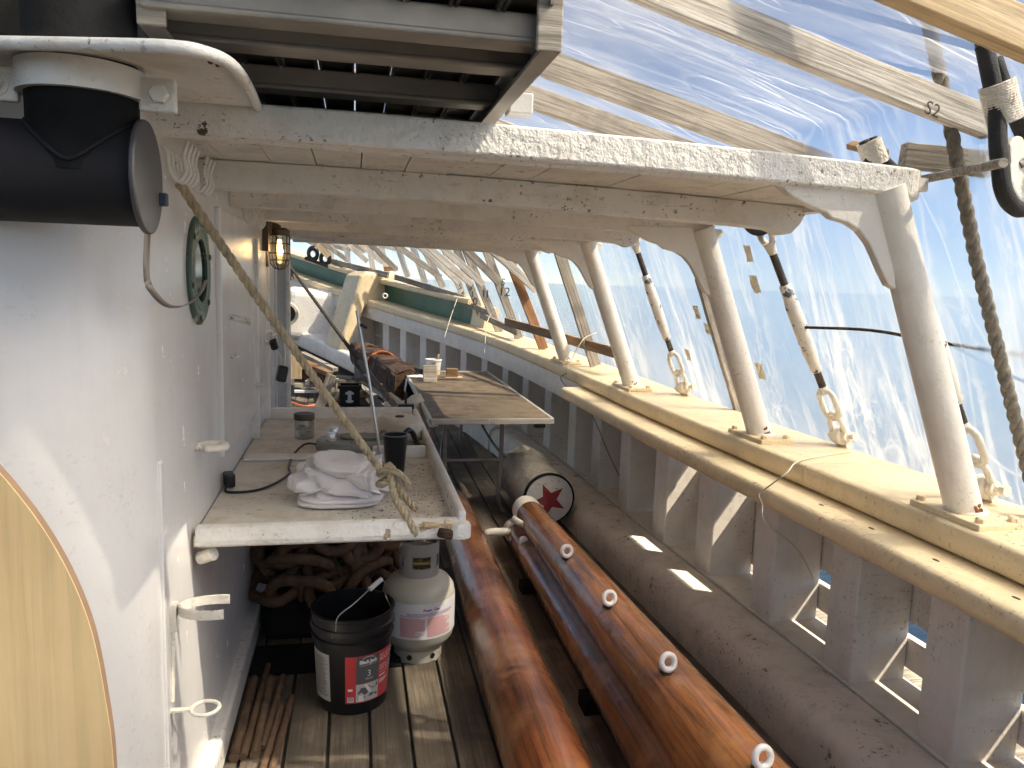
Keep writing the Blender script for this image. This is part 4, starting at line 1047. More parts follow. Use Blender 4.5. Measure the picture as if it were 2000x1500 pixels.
for px, py, s_ in ((1483, 552, .05), (1470, 492, .045), (1493, 722, .05), (1368, 607, .045), (1388, 640, .035), (1350, 690, .04)):
    # tape squares stuck to the film
    best = None
    d = ray(px, py); 
    for k in range(1, 4000):
        q = O0 + d * (k * .0015)
        if q.y < 0: continue
        p, nrm = side(q.y); base = at(q.y, .425, .90)
        if (q - base).dot(nrm) + .40 * (q.z - base.z) > 0: best = q; break
    if best is None: continue
    nn = (nrm + V(0, 0, .4)).normalized(); u = V(-nrm.y, nrm.x, 0).normalized(); w = nn.cross(u)
    bb = MB(); n = 6; vs = []; fs = []
    for i in range(n):
        for j in range(n):
            rr = noise.noise(V(i * .9 + px, j * .9, 2)) * .006
            vs.append(best - nn * (.022 + rr) + u * ((i / (n - 1) - .5) * s_ * 1.2 + random.uniform(-.003, .003)) + w * ((j / (n - 1) - .5) * s_ * 1.7 + random.uniform(-.004, .004)))
    for i in range(n - 1):
        for j in range(n - 1): a = i * n + j; fs.append((a, a + 1, a + n + 1, a + n))
    bb.add(vs, fs); bb.build('tape_patch', M['tape'], me_o)
# ---------------------------------------------------------------- twine tied on the rail
def cord(name, pts, r, mat, lab, n=6, cat='twine'):
    b = MB(); b.tube(catmull(pts, n), r, 6); return tag(b.build(name, mat, None, True), lab, cat)
a = onZ(1660, 882, .957); e1 = onZ(1552, 905, .957); e2 = onZ(1490, 960, .868); e3 = onX(1497, 995, 1.50)
slot = onX(1594, 1140, 1.99)
cord('twine', [a, onZ(1580, 895, .958), e1, onZ(1535, 925, .952), e2 + V(-.004, 0, .0), e2 + V(-.014, .0, -.02), e3 + V(-.02, 0, .02), e3 + V(0, 0, -.05), V(1.70, 2.60, .60), slot], .003, M['string'], 'white twine tied from the big turnbuckle over the rail and down to the slot')
cord('twine', [onZ(1107, 716, 1.005), onZ(1113, 728, .99) + V(-.02, 0, 0), at(5.35, -.03, .85), at(5.0, .06, .70), at(4.75, .12, .45), at(4.5, .18, .22)], .003, M['string_dark'], 'thin twine dropping from the rail down to the waterway near the table')
cord('twine', [onY(1165, 650, 5.3), onY(1140, 662, 5.25), onY(1120, 695, 5.25), onZ(1107, 718, 1.005)], .004, M['string'], 'white cord tied round the brown batten and grey upright')
cord('twine', [onY(968, 602, 7.6), onY(956, 618, 7.6), onY(950, 640, 7.4), onY(946, 690, 7.2)], .004, M['string'], 'white cord tied at the batten below the 11 board')
cord('twine', [onY(893, 583, 8.5), onY(880, 620, 8.2), onY(868, 660, 8.0)], .004, M['string'], 'white cord hanging over the right end of the green board')
# ---------------------------------------------------------------- shelf against the deckhouse
SZ = .85
sf = thing('wall_shelf', 'worn white fold-down shelf hung from the deckhouse by a rope', 'shelf', (0, 3.2, SZ))
b = MB(); b.box((-.058, 3.19, SZ - .016), (.775, 1.90, .03)); b.build('shelf_board', M['shelf'], sf)
b = MB(); po = [(-.016, -.026), (-.022, -.018), (-.022, -.006), (.0, .026), (.022, .032), (.03, .026), (.03, -.026)]
vs = [(-.438, 2.235 + d, SZ + z) for d, z in po] + [(.315, 2.235 + d, SZ + z) for d, z in po]; n = len(po)
b.add(vs, [tuple(range(n))[::-1], tuple(range(n, 2 * n))] + [(i, (i + 1) % n, n + (i + 1) % n, n + i) for i in range(n)])
b.build('front_trim', M['shelf_trim'], sf, bevel=.005)
b = MB(); b.box((.325, 3.17, SZ + .012), (.026, 1.86, .085)); b.build('side_trim', M['shelf_trim'], sf, bevel=.010, seg=3)
b = MB(); b.lathe([(.034, -.022), (.034, .012), (.028, .022), (0, .024)], 16, Matrix.Translation((.318, 2.232, SZ))); b.build('corner', M['shelf_trim'], sf, True, auto=50)
b = MB(); rb = random.Random(3)
for k in range(14): 
    b.box((.25 + rb.uniform(-.06, .06), 2.222 + rb.uniform(-.006, .01), SZ + .012 + rb.uniform(-.012, .012)), (rb.uniform(.02, .06), .012, rb.uniform(.004, .010)), (rb.uniform(-.2, .2), rb.uniform(-.3, .3), rb.uniform(-.2, .2)))
b.build('splintered_wood', M['pine_new'], sf)
b = MB(); b.box((.272, 2.212, SZ - .006), (.05, .02, .03), (0, .3, .2)); b.build('rotten_hole', M['rotten'], sf, bevel=.008)
b = MB(); b.box((-.06, 4.135, SZ + .02), (.74, .025, .07)); b.build('back_trim', M['shelf_trim'], sf, bevel=.006)
b = MB(); b.box((-.18, 3.20, SZ + .006), (.50, .085, .012)); b.box((.19, 3.20, SZ + .022), (.22, .03, .05)); b.build('divider', M['shelf_trim'], sf, bevel=.005)
b = MB(); b.cyl((-.43, 2.26, SZ - .07), (-.39, 2.235, SZ - .05), .019, 14); b.build('hinge_barrel', M['fitting'], sf)
S0 = SZ + .001
# jar
q = V(-.222, 3.60, S0); j = thing('jar', 'small glass jar with a dark brown lid standing on the shelf', 'jar', q)
b = MB(); b.lathe([(.040, 0), (.044, .004), (.044, .07), (.041, .085), (.041, .095)], 28, Matrix.Translation(q)); b.build('glass', M['jar_glass'], j, True, auto=50)
b = MB(); b.lathe([(.046, .088), (.047, .092), (.047, .112), (.044, .116), (0, .116)], 28, Matrix.Translation(q)); b.build('lid', M['shade'], j, True, auto=40)
b = MB()
for k in range(9): b.box(q + V(random.uniform(-.012, .012), -.0445, .02 + k * .006), (random.uniform(.02, .05), .0012, .0025))
b.build('label_print', M['print_dark'], j)
# towel
q = V(-.035, 2.60, S0); b = MB()
bm = bmesh.new(); bmesh.ops.create_icosphere(bm, subdivisions=6, radius=1)
vs = []
for v in bm.verts:
    p = v.co.copy(); sx = math.copysign(abs(p.x) ** .72, p.x); sy = math.copysign(abs(p.y) ** .75, p.y); sz = math.copysign(abs(p.z) ** .7, p.z)
    fold = .014 * math.sin(6 * (p.x * .9 + p.z * .7) + 3.0 * noise.noise(V(p.x * 1.6, p.y * 1.6, p.z * 1.6)))
    f2 = noise.noise(V(p.x * 2.1 + 3, p.y * 2.1, p.z * 2.1)) * .030 + noise.noise(V(p.x * 6, p.y * 6, p.z * 6)) * .006
    def gro(d, w_, dep): return -dep * math.exp(-(d / w_) ** 2)
    cr = gro(p.z * .9 + p.x * .55 - .18 + .22 * math.sin(p.x * 2.2), .07, .026) + gro(p.x - .45 - .3 * p.z + .12 * math.sin(p.z * 5), .05, .024) + gro(p.x - .72 + .2 * p.z, .045, .02) + gro(p.z + .42 + .10 * math.sin(p.x * 3), .06, .026) + gro(p.z + .75 - .12 * p.x, .05, .020) + gro(p.x + .2 - p.z * .9, .06, .014)
    k = 1 + (fold + f2 + cr) / .13
    z = .072 + .072 * sz * k * (1.0 + .10 * p.x * 0)
    vs.append(q + V(.158 * sx * k, .125 * sy * k, max(0.001, z)))
fs = [[v.index for v in f.verts] for f in bm.faces]; bm.free()
b.add(vs, fs); tw = tag(b.build('towel', M['towel'], None, True), 'bunched white terry towel lying on the shelf behind the rope', 'towel')
b = MB(); po = []
for k, (dz, ox) in enumerate(((.004, -.01), (.017, .0))):
    bb = []
    for i in range(40):
        a = 2 * PI * i / 40; bb.append((q.x + ox + .135 * math.copysign(abs(math.cos(a)) ** .5, math.cos(a)), q.y - .035 + .105 * math.copysign(abs(math.sin(a)) ** .6, math.sin(a)) + .004 * math.sin(a * 5 + k)))
    b.prism(bb, .012, None, S0 + dz)
b.build('lower_fold', M['towel'], tw, True, bevel=.005, seg=3)
# grey appliance
q = V(-.005, 3.36, S0); ap = thing('appliance', 'grey moulded appliance with two silver knobs behind the towel', 'appliance', q)
def sell(rx, ry, e=.55, n=40): return [(rx * math.copysign(abs(math.cos(a)) ** e, math.cos(a)), ry * math.copysign(abs(math.sin(a)) ** e, math.sin(a))) for a in [2 * PI * i / n for i in range(n)]]
AM = Matrix.Translation(q) @ Matrix.Rotation(-.12, 4, 'Z')
b = MB(); b.prism(sell(.155, .135, .8), .045, AM); b.build('body', M['appliance'], ap, True, bevel=.016, seg=3, auto=50)
b = MB(); b.prism(sell(.10, .065, .8), .012, AM @ Matrix.Translation((.04, .03, .043))); b.build('tray', M['appliance_dark'], ap, bevel=.006)
for dx, dy in ((-.09, .085), (-.085, -.04)):
    b = MB(); b.lathe([(.024, .044), (.024, .052), (.02, .056), (.019, .074), (.016, .078), (0, .078)], 20, AM @ Matrix.Translation((dx, dy, 0))); b.build('knob', M['silver'], ap, True, auto=40)
b = MB(); 
for k in range(5): b.box(AM @ V(.01 + k * .012, -.085, .0465), (.007, .03, .002), (0, 0, -.12))
b.build('vent_slots', M['black'], ap)
b = MB(); b.prism([(-.06, -.02), (.06, -.02), (.06, .02), (-.06, .02)], .02, Matrix.Translation((.055, 3.245, S0))); tag(b.build('plastic_box', M['glass'], None, bevel=.004), 'small clear plastic box at the foot of the metal rod', 'box')
cord('cord', [V(-.13, 3.30, S0 + .03), V(-.20, 3.33, S0 + .03), V(-.245, 3.22, S0 + .005), V(-.245, 3.02, S0 + .004), V(-.235, 2.93, S0 + .004), V(-.27, 2.80, S0 + .004), V(-.33, 2.70, S0 + .004), V(-.42, 2.685, S0 + .005), V(-.425, 2.72, S0 + .02)], .0048, M['black'], 'black power cord curling across the shelf to the wall', 6, 'cord')
b = MB(); b.box((-.425, 2.76, S0 + .03), (.035, .06, .05), (0, 0, .3)); tag(b.build('power_plug', M['black'], None, bevel=.008), 'black power plug lying against the wall on the shelf', 'plug')
# cup, oval tin, dark knob thing
q = V(.158, 2.93, S0); cu = thing('cup', 'tall black cup with a grey rim behind the rope knot', 'cup', q)
b = MB(); b.lathe([(.034, 0), (.036, .003), (.047, .145), (.049, .150), (.045, .150), (.033, .01), (0, .01)], 32, Matrix.Translation(q)); b.build('body', M['cup'], cu, True, auto=45)
b = MB(); b.torus(.047, .0025, Matrix.Translation(q + V(0, 0, .150)), 32, 8); b.build('rim', M['cup_rim'], cu, True)
q = V(.215, 3.62, S0); ov = thing('oval_tin', 'cream oval tin with a round bung on top at the back of the shelf', 'tin', q)
OM = Matrix.Translation(q) @ Matrix.Rotation(.35, 4, 'Z')
b = MB(); b.prism(sell(.085, .155, .85), .095, OM); b.build('body', M['oval'], ov, True, bevel=.018, seg=3, auto=50)
b = MB(); b.lathe([(.022, .094), (.022, .099), (.017, .101), (0, .101)], 20, OM); b.build('bung', M['shade'], ov, True, auto=40)
b = MB()
for k in range(7): b.box((.12 + k * .012, 3.50 + (k % 3) * .02, S0 + .02 + (k % 2) * .012), (.03, .012, .035), (.3 * k, .2, .5 * k))
tag(b.build('brown_paper', M['cedar'], None), 'crumpled brown paper scraps beside the oval tin', 'paper')
b = MB(); b.tube(catmull([V(.20, 3.34, S0 + .03), V(.235, 3.38, S0 + .075), V(.26, 3.40, S0 + .06), V(.275, 3.36, S0 + .03), V(.30, 3.30, S0 + .018)], 5), .013, 8); b.box((.25, 3.33, S0 + .012), (.07, .04, .024), (0, 0, .4))
tag(b.build('clamp_tool', M['black'], None, True, auto=40), 'black clamp lying beside the cup at the shelf edge', 'clamp')
b = MB(); b.box((.285, 4.26, SZ + .03), (.09, .06, .05)); b.box((.285, 4.27, SZ - .02), (.045, .04, .10)); b.cyl((.285, 4.26, SZ + .05), (.285, 4.26, SZ + .12), .007, 8)
tag(b.build('vise', M['black'], None, bevel=.006), 'black clamp head standing behind the shelf corner', 'clamp')
b = MB(); b.tube([V(.112, 3.17, S0), onY(722, 750, 3.19), onY(705, 655, 3.21), onY(697, 606, 3.22)], .006, 8); mr = thing('metal_rod', 'thin stainless rod standing on the shelf, hooked tip', 'rod', (.112, 3.17, S0)); b.build('shaft', M['steel'], mr, True, auto=50)
b = MB(); b.cyl(onY(704, 634, 3.21), onY(717, 641, 3.21), .006, 8); b.build('trigger', M['black'], mr)
# crumbs on the shelf
b = MB(); rr = random.Random(5)
for k in range(420):
    x = min(.30, max(-.4, rr.gauss(.17, .11))); y = rr.uniform(2.3, 3.1) if k < 330 else rr.uniform(3.2, 4.05)
    l = rr.uniform(.002, .009); b.box((x, y, S0 + .0008), (l, rr.uniform(.0008, .0016), .0014), (0, 0, rr.uniform(-1.2, 1.2)))
tag(b.build('wood_chips', M['brown_lath'], None), 'brown wood crumbs scattered on the shelf', None, None, 'stuff')
# rope holding the shelf
rp_ = thing('shelf_rope', 'three strand rope slanting from the wall down to a knot at the shelf', 'rope', onY(745, 920, 2.38))
A0 = onX(350, 358, -.43); K = onY(748, 925, 2.40)
b = MB(); rope_mesh(b, [A0, A0.lerp(K, .35) + V(0, 0, -.008), A0.lerp(K, .7) + V(0, 0, -.006), K], .0125, .075, 3, .009, 7); b.build('main_part', M['manila'], rp_, True)
E0 = onY(812, 1040, 2.215); E1 = onY(812, 998, 2.26)
b = MB(); rope_mesh(b, [K + V(.01, 0, .03), K + V(.02, -.02, 0), onY(772, 975, 2.32), onY(795, 1010, 2.25), E0, E0 + V(.0, .02, -.025)], .0115, .07, 3, .009, 7)
rope_mesh(b, [K + V(.02, .02, .01), onY(785, 965, 2.36), onY(812, 995, 2.30)], .0115, .07, 3, .009, 7); b.build('bight', M['manila'], rp_, True)
b = MB(); kc = K
ks = [kc + V(.02 * math.cos(a) + .01, .022 * math.sin(a), .012 * math.sin(a * 1.5) + .01) for a in [i * .5 for i in range(14)]]
rope_mesh(b, catmull(ks, 3), .012, .07, 3, .008, 7)
ks = [kc + V(.024 * math.cos(a) + .012, .018 * math.sin(a) - .005, -.022 + .012 * math.cos(a)) for a in [i * .55 for i in range(13)]]
rope_mesh(b, catmull(ks, 3), .012, .07, 3, .008, 7)
rope_mesh(b, catmull([kc + V(.02, -.015, 0), onY(775, 922, 2.37), onY(790, 935, 2.37), onY(798, 948, 2.37)], 4), .0115, .07, 3, .008, 7)
for i in range(6): b.tube([onY(798, 947, 2.37), onY(798 + i * 2 - 4, 956 + (i % 2) * 3, 2.37)], .0025, 5)
b.build('knot', M['manila'], rp_, True)
r2 = thing('second_rope', 'dark old rope from behind the lamp down to a cut end near the table', 'rope', (.2, 4.6, .9))
p0, p1, p2 = onY(566, 520, 8.2), onY(702, 706, 6.0), onY(780, 803, 4.75)
b = MB(); rope_mesh(b, [p0, p0.lerp(p1, .5), p1], .0165, .14, 3, .03, 6); b.build('upper_part', M['rope_dark'], r2, True)
b = MB(); rope_mesh(b, [p1, p1.lerp(p2, .5), p2], .021, .13, 3, .02, 6); b.tube([p2, p2 + (p2 - p1).normalized() * .02], .022, 10); b.build('lower_part', M['manila_grey'], r2, True)
b = MB()
for i in range(14): b.tube([p0 + V(.01, 0, 0), p0 + V(random.uniform(-.03, .06), 0, -random.uniform(.04, .16))], .006, 5)
b.build('frayed_end', M['rope_dark'], r2)
# ---------------------------------------------------------------- bulkhead lamp
q = onY(546, 490, 4.0); lm = thing('bulkhead_lamp', 'lit caged bulkhead lamp on a rusty wall bracket', 'lamp', q)
LM = Matrix.Translation(q)
b = MB(); b.lathe([(.048, .072), (.05, .085), (.05, .10), (.034, .112), (0, .114)], 24, LM); b.build('cap', M['shade'], lm, True, auto=40)
b = MB(); b.tube(catmull([q + V(0, 0, .105), q + V(-.03, 0, .118), q + V(-.075, -.02, .115), q + V(-.085, -.03, .10)], 5), [.02] * 16, 10); b.box((WX + .022, 3.93, q.z + .06), (.05, .09, .13)); b.cyl((WX + .03, 3.93, q.z + .08), (WX + .03, 3.93, q.z + .14), .03, 14); b.box((WX + .012, 4.05, q.z - .02), (.02, .05, .12), (0, -.15, 0)); b.build('bracket', M['shade'], lm, True, bevel=.005, auto=40)
b = MB(); b.lathe([(.041, .075), (.041, -.03), (.036, -.055), (.022, -.072), (0, -.078)], 24, LM, False); b.build('glass', M['glass'], lm, True)
b = MB()
for k in range(6):
    a = PI / 3 * k + .3; cc, s_ = math.cos(a), math.sin(a)
    b.tube([q + V(.049 * cc, .049 * s_, .08), q + V(.050 * cc, .050 * s_, -.03), q + V(.042 * cc, .042 * s_, -.066), q + V(.022 * cc, .022 * s_, -.086), q + V(0, 0, -.09)], .0035, 6)
for z in (.035, -.012, -.045): b.torus(.0505 if z > -.04 else .047, .003, LM @ Matrix.Translation((0, 0, z)), 24, 6)
b.build('cage', M['shade'], lm, True)
b = MB(); b.lathe([(.0, .045), (.010, .04), (.013, .0), (.018, -.012), (.017, -.025), (.008, -.034), (0, -.036)], 16, LM @ Matrix.Translation((0, 0, .012))); bu = b.build('bulb', M['bulb'], lm, True)
ld = bpy.data.lights.new('lamp_light', 'POINT'); ld.energy = .35; ld.color = (1, .62, .28); ld.shadow_soft_size = .05
lo = bpy.data.objects.new('lamp_light', ld); COL.objects.link(lo); lo.parent = lm; lo.location = (.0, -.03, -.005)
# ---------------------------------------------------------------- chain pile under the shelf
ch = thing('anchor_chain', 'heap of heavy rusty stud-link anchor chain under the shelf', 'chain', (0, 3.7, 0))
def linkmesh(L, W, r):
    b = MB(); b.stadium(L, W, r, None, 8, 10); b.tube([(0, -W / 2 + r * .3, 0), (0, 0, 0), (0, W / 2 - r * .3, 0)], [r * .75, r * .5, r * .75], 8); return b
lk0 = linkmesh(.262, .172, .0245).build('link', M['chain'], ch, True, world=True)
def add_link(p, e, first=[True]):
    if first[0]: o = lk0; first[0] = False
    else: o = lk0.copy(); COL.objects.link(o)
    o.matrix_parent_inverse = wmat(ch).inverted(); o.location = p; o.rotation_euler = e
rc = random.Random(11)
vis = [((505, 0, 3.15), 0)]
def chainrun(pts, alt=0.0):
    path = catmull(pts, 24); L = 0; last = path[0]; k = 0; nxt = 0
    for a, c in zip(path, path[1:]):
        L += (c - a).length
        if L >= nxt:
            d = (c - a).normalized(); x = d; ref = V(0, 0, 1) if abs(d.z) < .8 else V(0, 1, 0)
            y = ref.cross(x).normalized(); z = x.cross(y)
            R = Matrix((x, y, z)).transposed() @ Matrix.Rotation((PI / 2 if k % 2 else 0) + .5 + alt + rc.uniform(-.3, .3), 3, 'X')
            add_link(a, R.to_euler()); k += 1; nxt += .165
chainrun([V(-.34, 3.42, .22), V(-.24, 3.32, .22), V(-.10, 3.34, .21), V(.05, 3.42, .22), V(.15, 3.6, .22), V(-.05, 3.7, .24), V(-.28, 3.65, .26)])
chainrun([V(-.33, 3.5, .30), V(-.22, 3.38, .33), V(-.08, 3.42, .31), V(.02, 3.46, .40), V(-.12, 3.5, .44), V(-.28, 3.55, .42), V(-.3, 3.85, .4)], .4)
chainrun([V(-.08, 3.45, .52), V(.02, 3.4, .48), V(.06, 3.44, .34), V(.15, 3.56, .42), V(.10, 3.64, .56), V(.18, 3.56, .58), V(.22, 3.6, .46), V(.20, 3.76, .36)], .8)
chainrun([V(-.34, 3.62, .50), V(-.2, 3.58, .56), V(-.05, 3.62, .60), V(.08, 3.72, .58), V(.16, 3.8, .50), V(.24, 3.85, .58), V(.28, 4.0, .55)], .2)
chainrun([V(-.32, 3.44, .40), V(-.18, 3.36, .42), V(-.02, 3.36, .52), V(.10, 3.44, .56), V(.2, 3.52, .52)], .5)
chainrun([V(-.34, 3.52, .60), V(-.18, 3.5, .64), V(0, 3.52, .66), V(.14, 3.62, .64), V(.24, 3.7, .62)], .1)
chainrun([V(-.3, 3.95, .4), V(-.1, 3.95, .5), V(.1, 3.9, .4), V(.25, 3.8, .3), V(.26, 3.6, .22)], .3)
chainrun([V(-.36, 3.55, .34), V(-.36, 3.75, .5), V(-.2, 3.9, .6), V(0, 3.9, .66), V(.2, 4.0, .64)], .6)
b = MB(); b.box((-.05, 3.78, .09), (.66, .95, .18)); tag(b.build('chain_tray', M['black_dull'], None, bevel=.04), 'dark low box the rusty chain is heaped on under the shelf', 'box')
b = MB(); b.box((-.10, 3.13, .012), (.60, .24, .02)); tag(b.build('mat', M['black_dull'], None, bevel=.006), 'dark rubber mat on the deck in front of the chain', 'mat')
# ---------------------------------------------------------------- propane tank
q = V(.276, 3.13, 0); tk = thing('gas_cylinder', 'beige gas cylinder with grey collar and white red-print label', 'gas cylinder', q)
TM = Matrix.Translation(q)
b = MB(); b.lathe([(.0, .045), (.07, .05), (.12, .07), (.146, .105), (.153, .145), (.153, .285), (.147, .315), (.125, .345), (.085, .366), (.05, .373), (0, .375)], 48, TM); b.build('vessel', M['tank'], tk, True)
b = MB(); b.lathe([(.098, 0), (.101, .0), (.101, .055), (.115, .068), (.112, .07), (.098, .058)], 40, TM, False); b.build('foot_ring', M['tank'], tk, True, auto=40)
for a in (-2.0, -1.0):
    b = MB(); b.lathe([(.012, 0), (.012, .002), (0, .002)], 12, TM @ Matrix.Rotation(a, 4, 'Z') @ Matrix.Translation((.1008, 0, .03)) @ Matrix.Rotation(PI / 2, 4, 'Y')); b.build('foot_hole', M['black'], tk)
b = MB(); NA, NZ = 72, 12; RC = .083; zz = [.355 + .155 * i / NZ for i in range(NZ + 1)]
vs = []; fs = []
for rr_ in (RC, RC - .004):
    for i in range(NZ + 1):
        for k in range(NA): a = 2 * PI * k / NA; vs.append((rr_ * math.cos(a), rr_ * math.sin(a), zz[i]))
def hole(k, i):
    a = (360 * (k + .5) / NA) % 360; z = i
    for c, w in ((272, 26), (340, 17), (200, 17)):
        if abs(a - c) < w and 4 <= i <= 7: return True
    return i >= 9 and 25 < a < 155 or (i >= 10 and (a > 345 or a < 200 and a > 150))
F = (NZ + 1) * NA
for i in range(NZ):
    for k in range(NA):
        if hole(k, i): continue
        q2 = (k + 1) % NA
        fs.append((i * NA + k, i * NA + q2, (i + 1) * NA + q2, (i + 1) * NA + k)); fs.append((F + i * NA + k, F + (i + 1) * NA + k, F + (i + 1) * NA + q2, F + i * NA + q2))
        for (di, dk, e0, e1) in ((1, 0, (i + 1, k), (i + 1, q2)), (-1, 0, (i, k), (i, q2)), (0, 1, (i, q2), (i + 1, q2)), (0, -1, (i, k), (i + 1, k))):
            ii = i + di; kk = (k + dk) % NA
            if ii < 0 or ii >= NZ or hole(kk, ii): 
                u, w_ = e0[0] * NA + e0[1], e1[0] * NA + e1[1]; fs.append((u, w_, F + w_, F + u))
b.add(vs, fs, TM); b.build('collar', M['collar'], tk, True, auto=40)
b = MB(); b.torus(RC - .002, .004, TM @ Matrix.Translation((0, 0, .355)), 40, 6); b.build('weld_ring', M['collar'], tk, True)
b = MB(); b.cyl(q + V(0, 0, .37), q + V(0, 0, .43), .016, 14); b.cyl(q + V(-.03, 0, .405), q + V(.045, -.01, .405), .014, 12); b.lathe([(.03, .44), (.032, .445), (.032, .46), (.02, .468), (0, .468)], 20, TM); b.build('valve', M['brass'], tk, True, auto=40)
def cyl_patch(mb, c, r0, r1, z0, z1, a0, a1, n=24, nz=6):
    vs = []; fs = []
    for j in range(nz + 1):
        t = j / nz; r = r0 + (r1 - r0) * t; z = z0 + (z1 - z0) * t
        for i in range(n + 1):
            a = a0 + (a1 - a0) * i / n; vs.append((c.x + r * math.cos(a), c.y + r * math.sin(a), c.z + z))
    for j in range(nz):
        for i in range(n): k = j * (n + 1) + i; fs.append((k, k + 1, k + n + 2, k + n + 1))
    return mb.add(vs, fs)
dg = math.radians
b = MB(); cyl_patch(b, q, .1537, .1537, .135, .288, dg(-172), dg(-5), 40, 2); tl_ = b.build('label', M['label_white'], tk, True)
b = MB(); cyl_patch(b, q, .1541, .1541, .14, .25, dg(-172), dg(-143), 10, 2); b.build('blue_label', M['label_blue'], tl_, True)
def wrapfn(c, r, ac, z, rz=0.0, flat=1.0):
    def fn(u, v):
        a = ac + u / r; rr = r + rz * v
        return V(c.x + rr * math.cos(a), c.y + rr * math.sin(a), c.z + z + v)
    return fn
b = text_mb('A', .017, wrapfn(q, .1545, dg(-84), .2555), 'RIGHT', font_bold=.0006); b2 = text_mb('meri', .014, wrapfn(q, .1545, dg(-83.6), .2555), 'LEFT', font_bold=.0006)
b3 = text_mb('G', .017, wrapfn(q, .1545, dg(-70.6), .2555), 'LEFT', font_bold=.0006); b4 = text_mb('as.', .014, wrapfn(q, .1545, dg(-65.6), .2555), 'LEFT', font_bold=.0006)
b.build('logo_red', M['label_red'], tl_); b3.build('logo_red', M['label_red'], tl_)
r_ = MB(); r_.add(b2.v, b2.f); r_.add(b4.v, b4.f); r_.build('logo_blue', M['print_blue'], tl_)
b = MB(); rt = random.Random(2)
for k in range(2):
    a = dg(-112); 
    while a < dg(-34): w_ = rt.uniform(.012, .035); cyl_patch(b, q, .1545, .1545, .244 - k * .006, .2468 - k * .006, a, a + w_ * 1.2, 3, 1); a += w_ * 1.2 + .014
b.build('label_print', M['print_blue'], tl_)
b = MB()
for a0, a1 in ((dg(-124), dg(-84)), (dg(-81), dg(-38))):
    cyl_patch(b, q, .1543, .1543, .2325, .2355, a0, a1, 12, 1); 
    z = .227
    while z > .145:
        e_ = a1 - (rt.uniform(.05, .3) if rt.random() < .3 else rt.uniform(0, .03))
        cyl_patch(b, q, .1543, .1543, z - .0022, z, a0, e_, 10, 1); z -= .0040
b.build('label_columns', M['print_red'], tl_)
# ---------------------------------------------------------------- bucket
q = V(.002, 2.815, 0); bk = thing('bucket', 'black plastic bucket with red and grey roof cement label', 'bucket', q)
BM = Matrix.Translation(q)
def br(z): return .130 + .020 * z / .37
b = MB(); b.lathe([(.126, 0), (.130, .006), (br(.27), .27), (br(.27) + .008, .272), (br(.285) + .008, .284), (br(.285), .287), (br(.31), .31), (br(.31) + .010, .312), (br(.33) + .008, .33), (br(.33) + .002, .334), (.150, .36), (.156, .366), (.156, .374), (.147, .376), (.145, .30), (.126, .012), (0, .012)], 56, BM); b.build('pail', M['black'], bk, True, auto=35)
b = MB(); cyl_patch(b, q, br(.05) + .001, br(.235) + .001, .05, .235, dg(-101), dg(-20), 30, 4); lr_ = b.build('label_red', M['label_red'], bk, True)
b = MB(); cyl_patch(b, q, br(.125) + .0016, br(.232) + .0016, .125, .232, dg(-85), dg(-48), 16, 4); b.build('label_grey', M['label_grey'], lr_, True)
b = MB(); cyl_patch(b, q, br(.054) + .0016, br(.122) + .0016, .054, .124, dg(-85), dg(-48), 16, 3); b.build('label_picture', M['print_grey'], lr_, True)
b = MB(); cyl_patch(b, q, br(.05) + .001, br(.235) + .001, .05, .235, dg(-166), dg(-126), 16, 4); b.build('label_back', M['print_grey'], bk, True)
b = MB(); rt = random.Random(9)
for k in range(26):
    z = .22 - k * .006; cyl_patch(b, q, br(z) + .0018, br(z) + .0018, z - .002, z, dg(-162), dg(-130) - rt.uniform(0, .15), 6, 1)
b.build('label_print', M['print_dark'], bk)
# picture: roof slope, hand, brush and can shapes
b = MB()
def pq(pts, r=.0022):
    vs = [(q.x + (br(z) + r) * math.cos(dg(a)), q.y + (br(z) + r) * math.sin(dg(a)), q.z + z) for a, z in pts]; b.add(vs, [tuple(range(len(vs)))])
pq([(-83, .086), (-77, .110), (-70, .108), (-64, .090), (-70, .080)]); pq([(-74, .075), (-60, .082), (-50, .076), (-50, .068), (-62, .070), (-74, .066)]); pq([(-66, .112), (-50, .118), (-50, .104), (-58, .098)])
b.build('picture_shading', M['print_dark'], lr_)
b = MB(); pq([(-72, .121), (-68, .121), (-63, .098), (-60, .088), (-64, .086), (-68, .098)], .0025); pq([(-81, .056), (-73, .056), (-73, .080), (-81, .080)], .0025); b.build('picture_hand', M['label_white'], lr_)
def bt_(body, size, adeg, z, align='CENTER', bold=.0, mat='label_white', sp=1.0):
    b = text_mb(body, size, wrapfn(q, br(z) + .0023, dg(adeg), z, .054), align, font_bold=bold, spacing=sp); b.build('lettering', M[mat], lr_)
bt_('Black Jack', .019, -66.5, .204, bold=.0009, mat='label_white', sp=.92)
b = MB()
for k in range(14):
    a = -76 + 19 * k / 14; z0 = .2225 + .006 * math.sin(PI * k / 14); z1 = .2225 + .006 * math.sin(PI * (k + 1) / 14); pq([(a, z0), (a + 19 / 14, z1), (a + 19 / 14, z1 + .002), (a, z0 + .002)])
b.build('logo_arc', M['label_white'], lr_)
bt_('Professional Roofing Since 1925', .0052, -66.5, .1955)
bt_('3', .034, -65, .152); bt_('YEARS', .010, -65, .139, sp=1.2)
bt_('ALL-WEATHER', .014, -46.5, .2125, 'LEFT'); bt_('ROOF CEMENT', .019, -46.5, .195, 'LEFT')
bt_('ASPHALT CEMENT', .012, -46.5, .170, 'LEFT'); bt_('FOR ROOFS', .014, -46.5, .157, 'LEFT'); bt_('Commercial Grade', .0075, -46.5, .147, 'LEFT')
b = MB()
